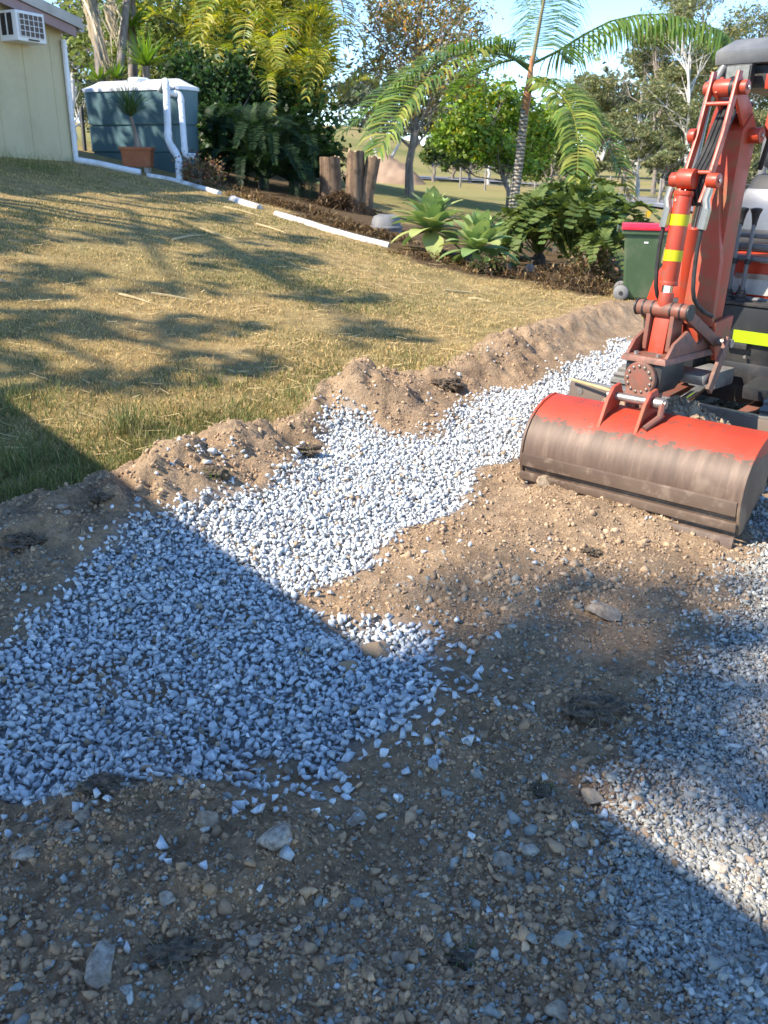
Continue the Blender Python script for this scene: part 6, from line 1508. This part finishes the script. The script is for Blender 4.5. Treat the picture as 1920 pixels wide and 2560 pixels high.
stalk('broken straw on the shaded upper lawn', (430, 600), (520, 592), 0.012)
# loose straw litter
n = 2600
Y = 4.2 * np.exp(RNG.random(n) * math.log(3.4)); X = RNG.uniform(-1, 1.1, n) * 0.46 * Y
g, d, r, b_ = zones(X, Y); k = RNG.random(n) < (d > 0.05) * (0.25 + 0.75 * sstep(X, -2.5, 1.0)); X, Y = X[k], Y[k]; n = len(X)
a = RNG.uniform(-0.9, 0.7, n); L = RNG.uniform(0.03, 0.16, n); Z = terrain(X, Y) + RNG.uniform(0.015, 0.035, n); w = 0.0028 + 0.0004 * Y
dx, dy = np.cos(a) * L / 2, np.sin(a) * L / 2; sx_, sy_ = -np.sin(a) * w / 2, np.cos(a) * w / 2; dz = RNG.normal(0, .012, n)
V = np.stack([np.stack([X - dx - sx_, Y - dy - sy_, Z - dz], 1), np.stack([X + dx - sx_, Y + dy - sy_, Z + dz], 1), np.stack([X + dx + sx_, Y + dy + sy_, Z + dz + .002], 1), np.stack([X - dx + sx_, Y - dy + sy_, Z - dz + .002], 1)], 1).reshape(-1, 3)
me = np_mesh('straw_litter', V, np.arange(n * 4).reshape(-1, 4), deadm, tint=np.repeat(np.array([0.50, 0.38, 0.19]) * np.exp(RNG.normal(0, .25, (n, 1))), 4, 0))
tag(link('straw_litter', me), 'loose straw and dead leaf bits scattered over the lawn', 'straw', kind='stuff')

# twigs and leaf litter in the bed
V, F, C = [], [], []
def litter(n, cx, cy, sx_, sy_, hmax, cols, Lr):
    for j in range(n):
        x, y = cx + random.gauss(0, sx_), cy + random.gauss(0, sy_); q = np.array([x, y, 0.0]); q[2] = random.uniform(0, hmax) * math.exp(-((x - cx) / (sx_ * 1.5)) ** 2)
        LP.append(q); LC.append(cols[random.randrange(len(cols))]); LL.append(random.uniform(*Lr))
LP, LC, LL = [], [], []
mid = (SB1 + SB2) / 2
litter(1500, mid[0] + 0.05, mid[1] - 0.22, 0.30, 0.16, 0.30, [(0.09, 0.06, 0.04), (0.16, 0.10, 0.06), (0.05, 0.035, 0.025), (0.24, 0.17, 0.10)], (0.08, 0.35))
for (px, py, n) in ((640, 500, 400), (770, 530, 500), (840, 562, 500), (905, 580, 450), (600, 480, 260), (700, 515, 340), (960, 595, 380), (1080, 650, 300), (1250, 690, 380), (1380, 705, 420), (1470, 730, 520)):
    q = G(px, py); litter(n, q[0], q[1], 0.35, 0.14, 0.22 if px > 1300 else 0.10, [(0.12, 0.08, 0.05), (0.22, 0.13, 0.06), (0.06, 0.045, 0.03), (0.34, 0.24, 0.12)], (0.05, 0.2))
LP = np.array(LP); LP[:, 2] += terrain(LP[:, 0], LP[:, 1])
for q, cc, L in zip(LP, LC, LL):
    d = np.array([random.gauss(0, 1), random.gauss(0, 1), random.gauss(0, .45)]); d /= np.linalg.norm(d); s = np.cross(d, (0, .3, 1)); s = s / np.linalg.norm(s) * random.uniform(.003, .009); b = len(V)
    V += [q - d * L / 2 - s, q - d * L / 2 + s, q + s + (0, 0, .02), q - s + (0, 0, .02), q + d * L / 2 + s * .4, q + d * L / 2 - s * .4]; F += [(b, b + 1, b + 2, b + 3), (b + 3, b + 2, b + 4, b + 5)]; C += [np.array(cc) * math.exp(random.gauss(0, .25))] * 6
tag(link('bed_litter', np_mesh('bed_litter', np.array(V), np.array(F), deadm, tint=np.array(C))), 'tangle of twigs, roots and dead leaves along the garden bed', 'litter', kind='stuff')
# dry stalk lying across the blade
o = MB().tube([exw((-0.66, -1.21, 0.345)), exw((-0.40, -1.24, 0.335)), exw((-0.10, -1.35, 0.33))], [0.008, 0.009, 0.004], 6).obj('palm_stalk', strawm, None, smooth=60); tag(o, 'yellow palm stalk caught on the dozer blade', 'stalk', 'dry stalks on the ground')
# weed bush with dead heads by the tank pipe and low weeds at the bin
for (px, py, lab, cols, n, r) in ((500, 462, 'dry reddish weed bush at the foot of the tank pipes', [(0.28, 0.12, 0.07), (0.36, 0.22, 0.12), (0.12, 0.13, 0.04)], 1300, .42), (1475, 712, 'scrubby brown leaved weeds between cycads and bin', [(0.20, 0.13, 0.07), (0.10, 0.11, 0.04), (0.28, 0.18, 0.09)], 1500, .42), (1215, 688, 'small dark ground cover under the lower agave', [(0.07, 0.09, 0.03), (0.14, 0.10, 0.05)], 600, .22)):
    p = T(px, py); bl_ = [(p + np.array([0, .1, r * .6]), (r * 1.1, r * .6, r * .7)), (p + np.array([r * .6, .1, r * .3]), (r * .6, r * .5, r * .4)), (p + np.array([-r * .6, .1, r * .3]), (r * .6, r * .5, r * .4))]
    tree('weed_bush', lab, p, bl_, n, 0.05, cols, 0.012, cat='weeds', clumps=26, aspect=.6)
# marker tag in the field beyond the bin
q = P(1616, 535, 16.0); z_ = TZ(q[0], q[1])
o = empty('marker_stake', (q[0], q[1], z_), 0, 'thin stake with yellow tag beyond the red lidded bin', 'stake')
MB().tube([(0, 0, -.1), (0, 0, q[2] - z_ + .05)], 0.008, 6).obj('stake', bark_grey, o)
MB().box((0.03, 0, q[2] - z_), (0.09, 0.01, 0.11), (0, .3, 0)).obj('tag', bin_yellow, o)
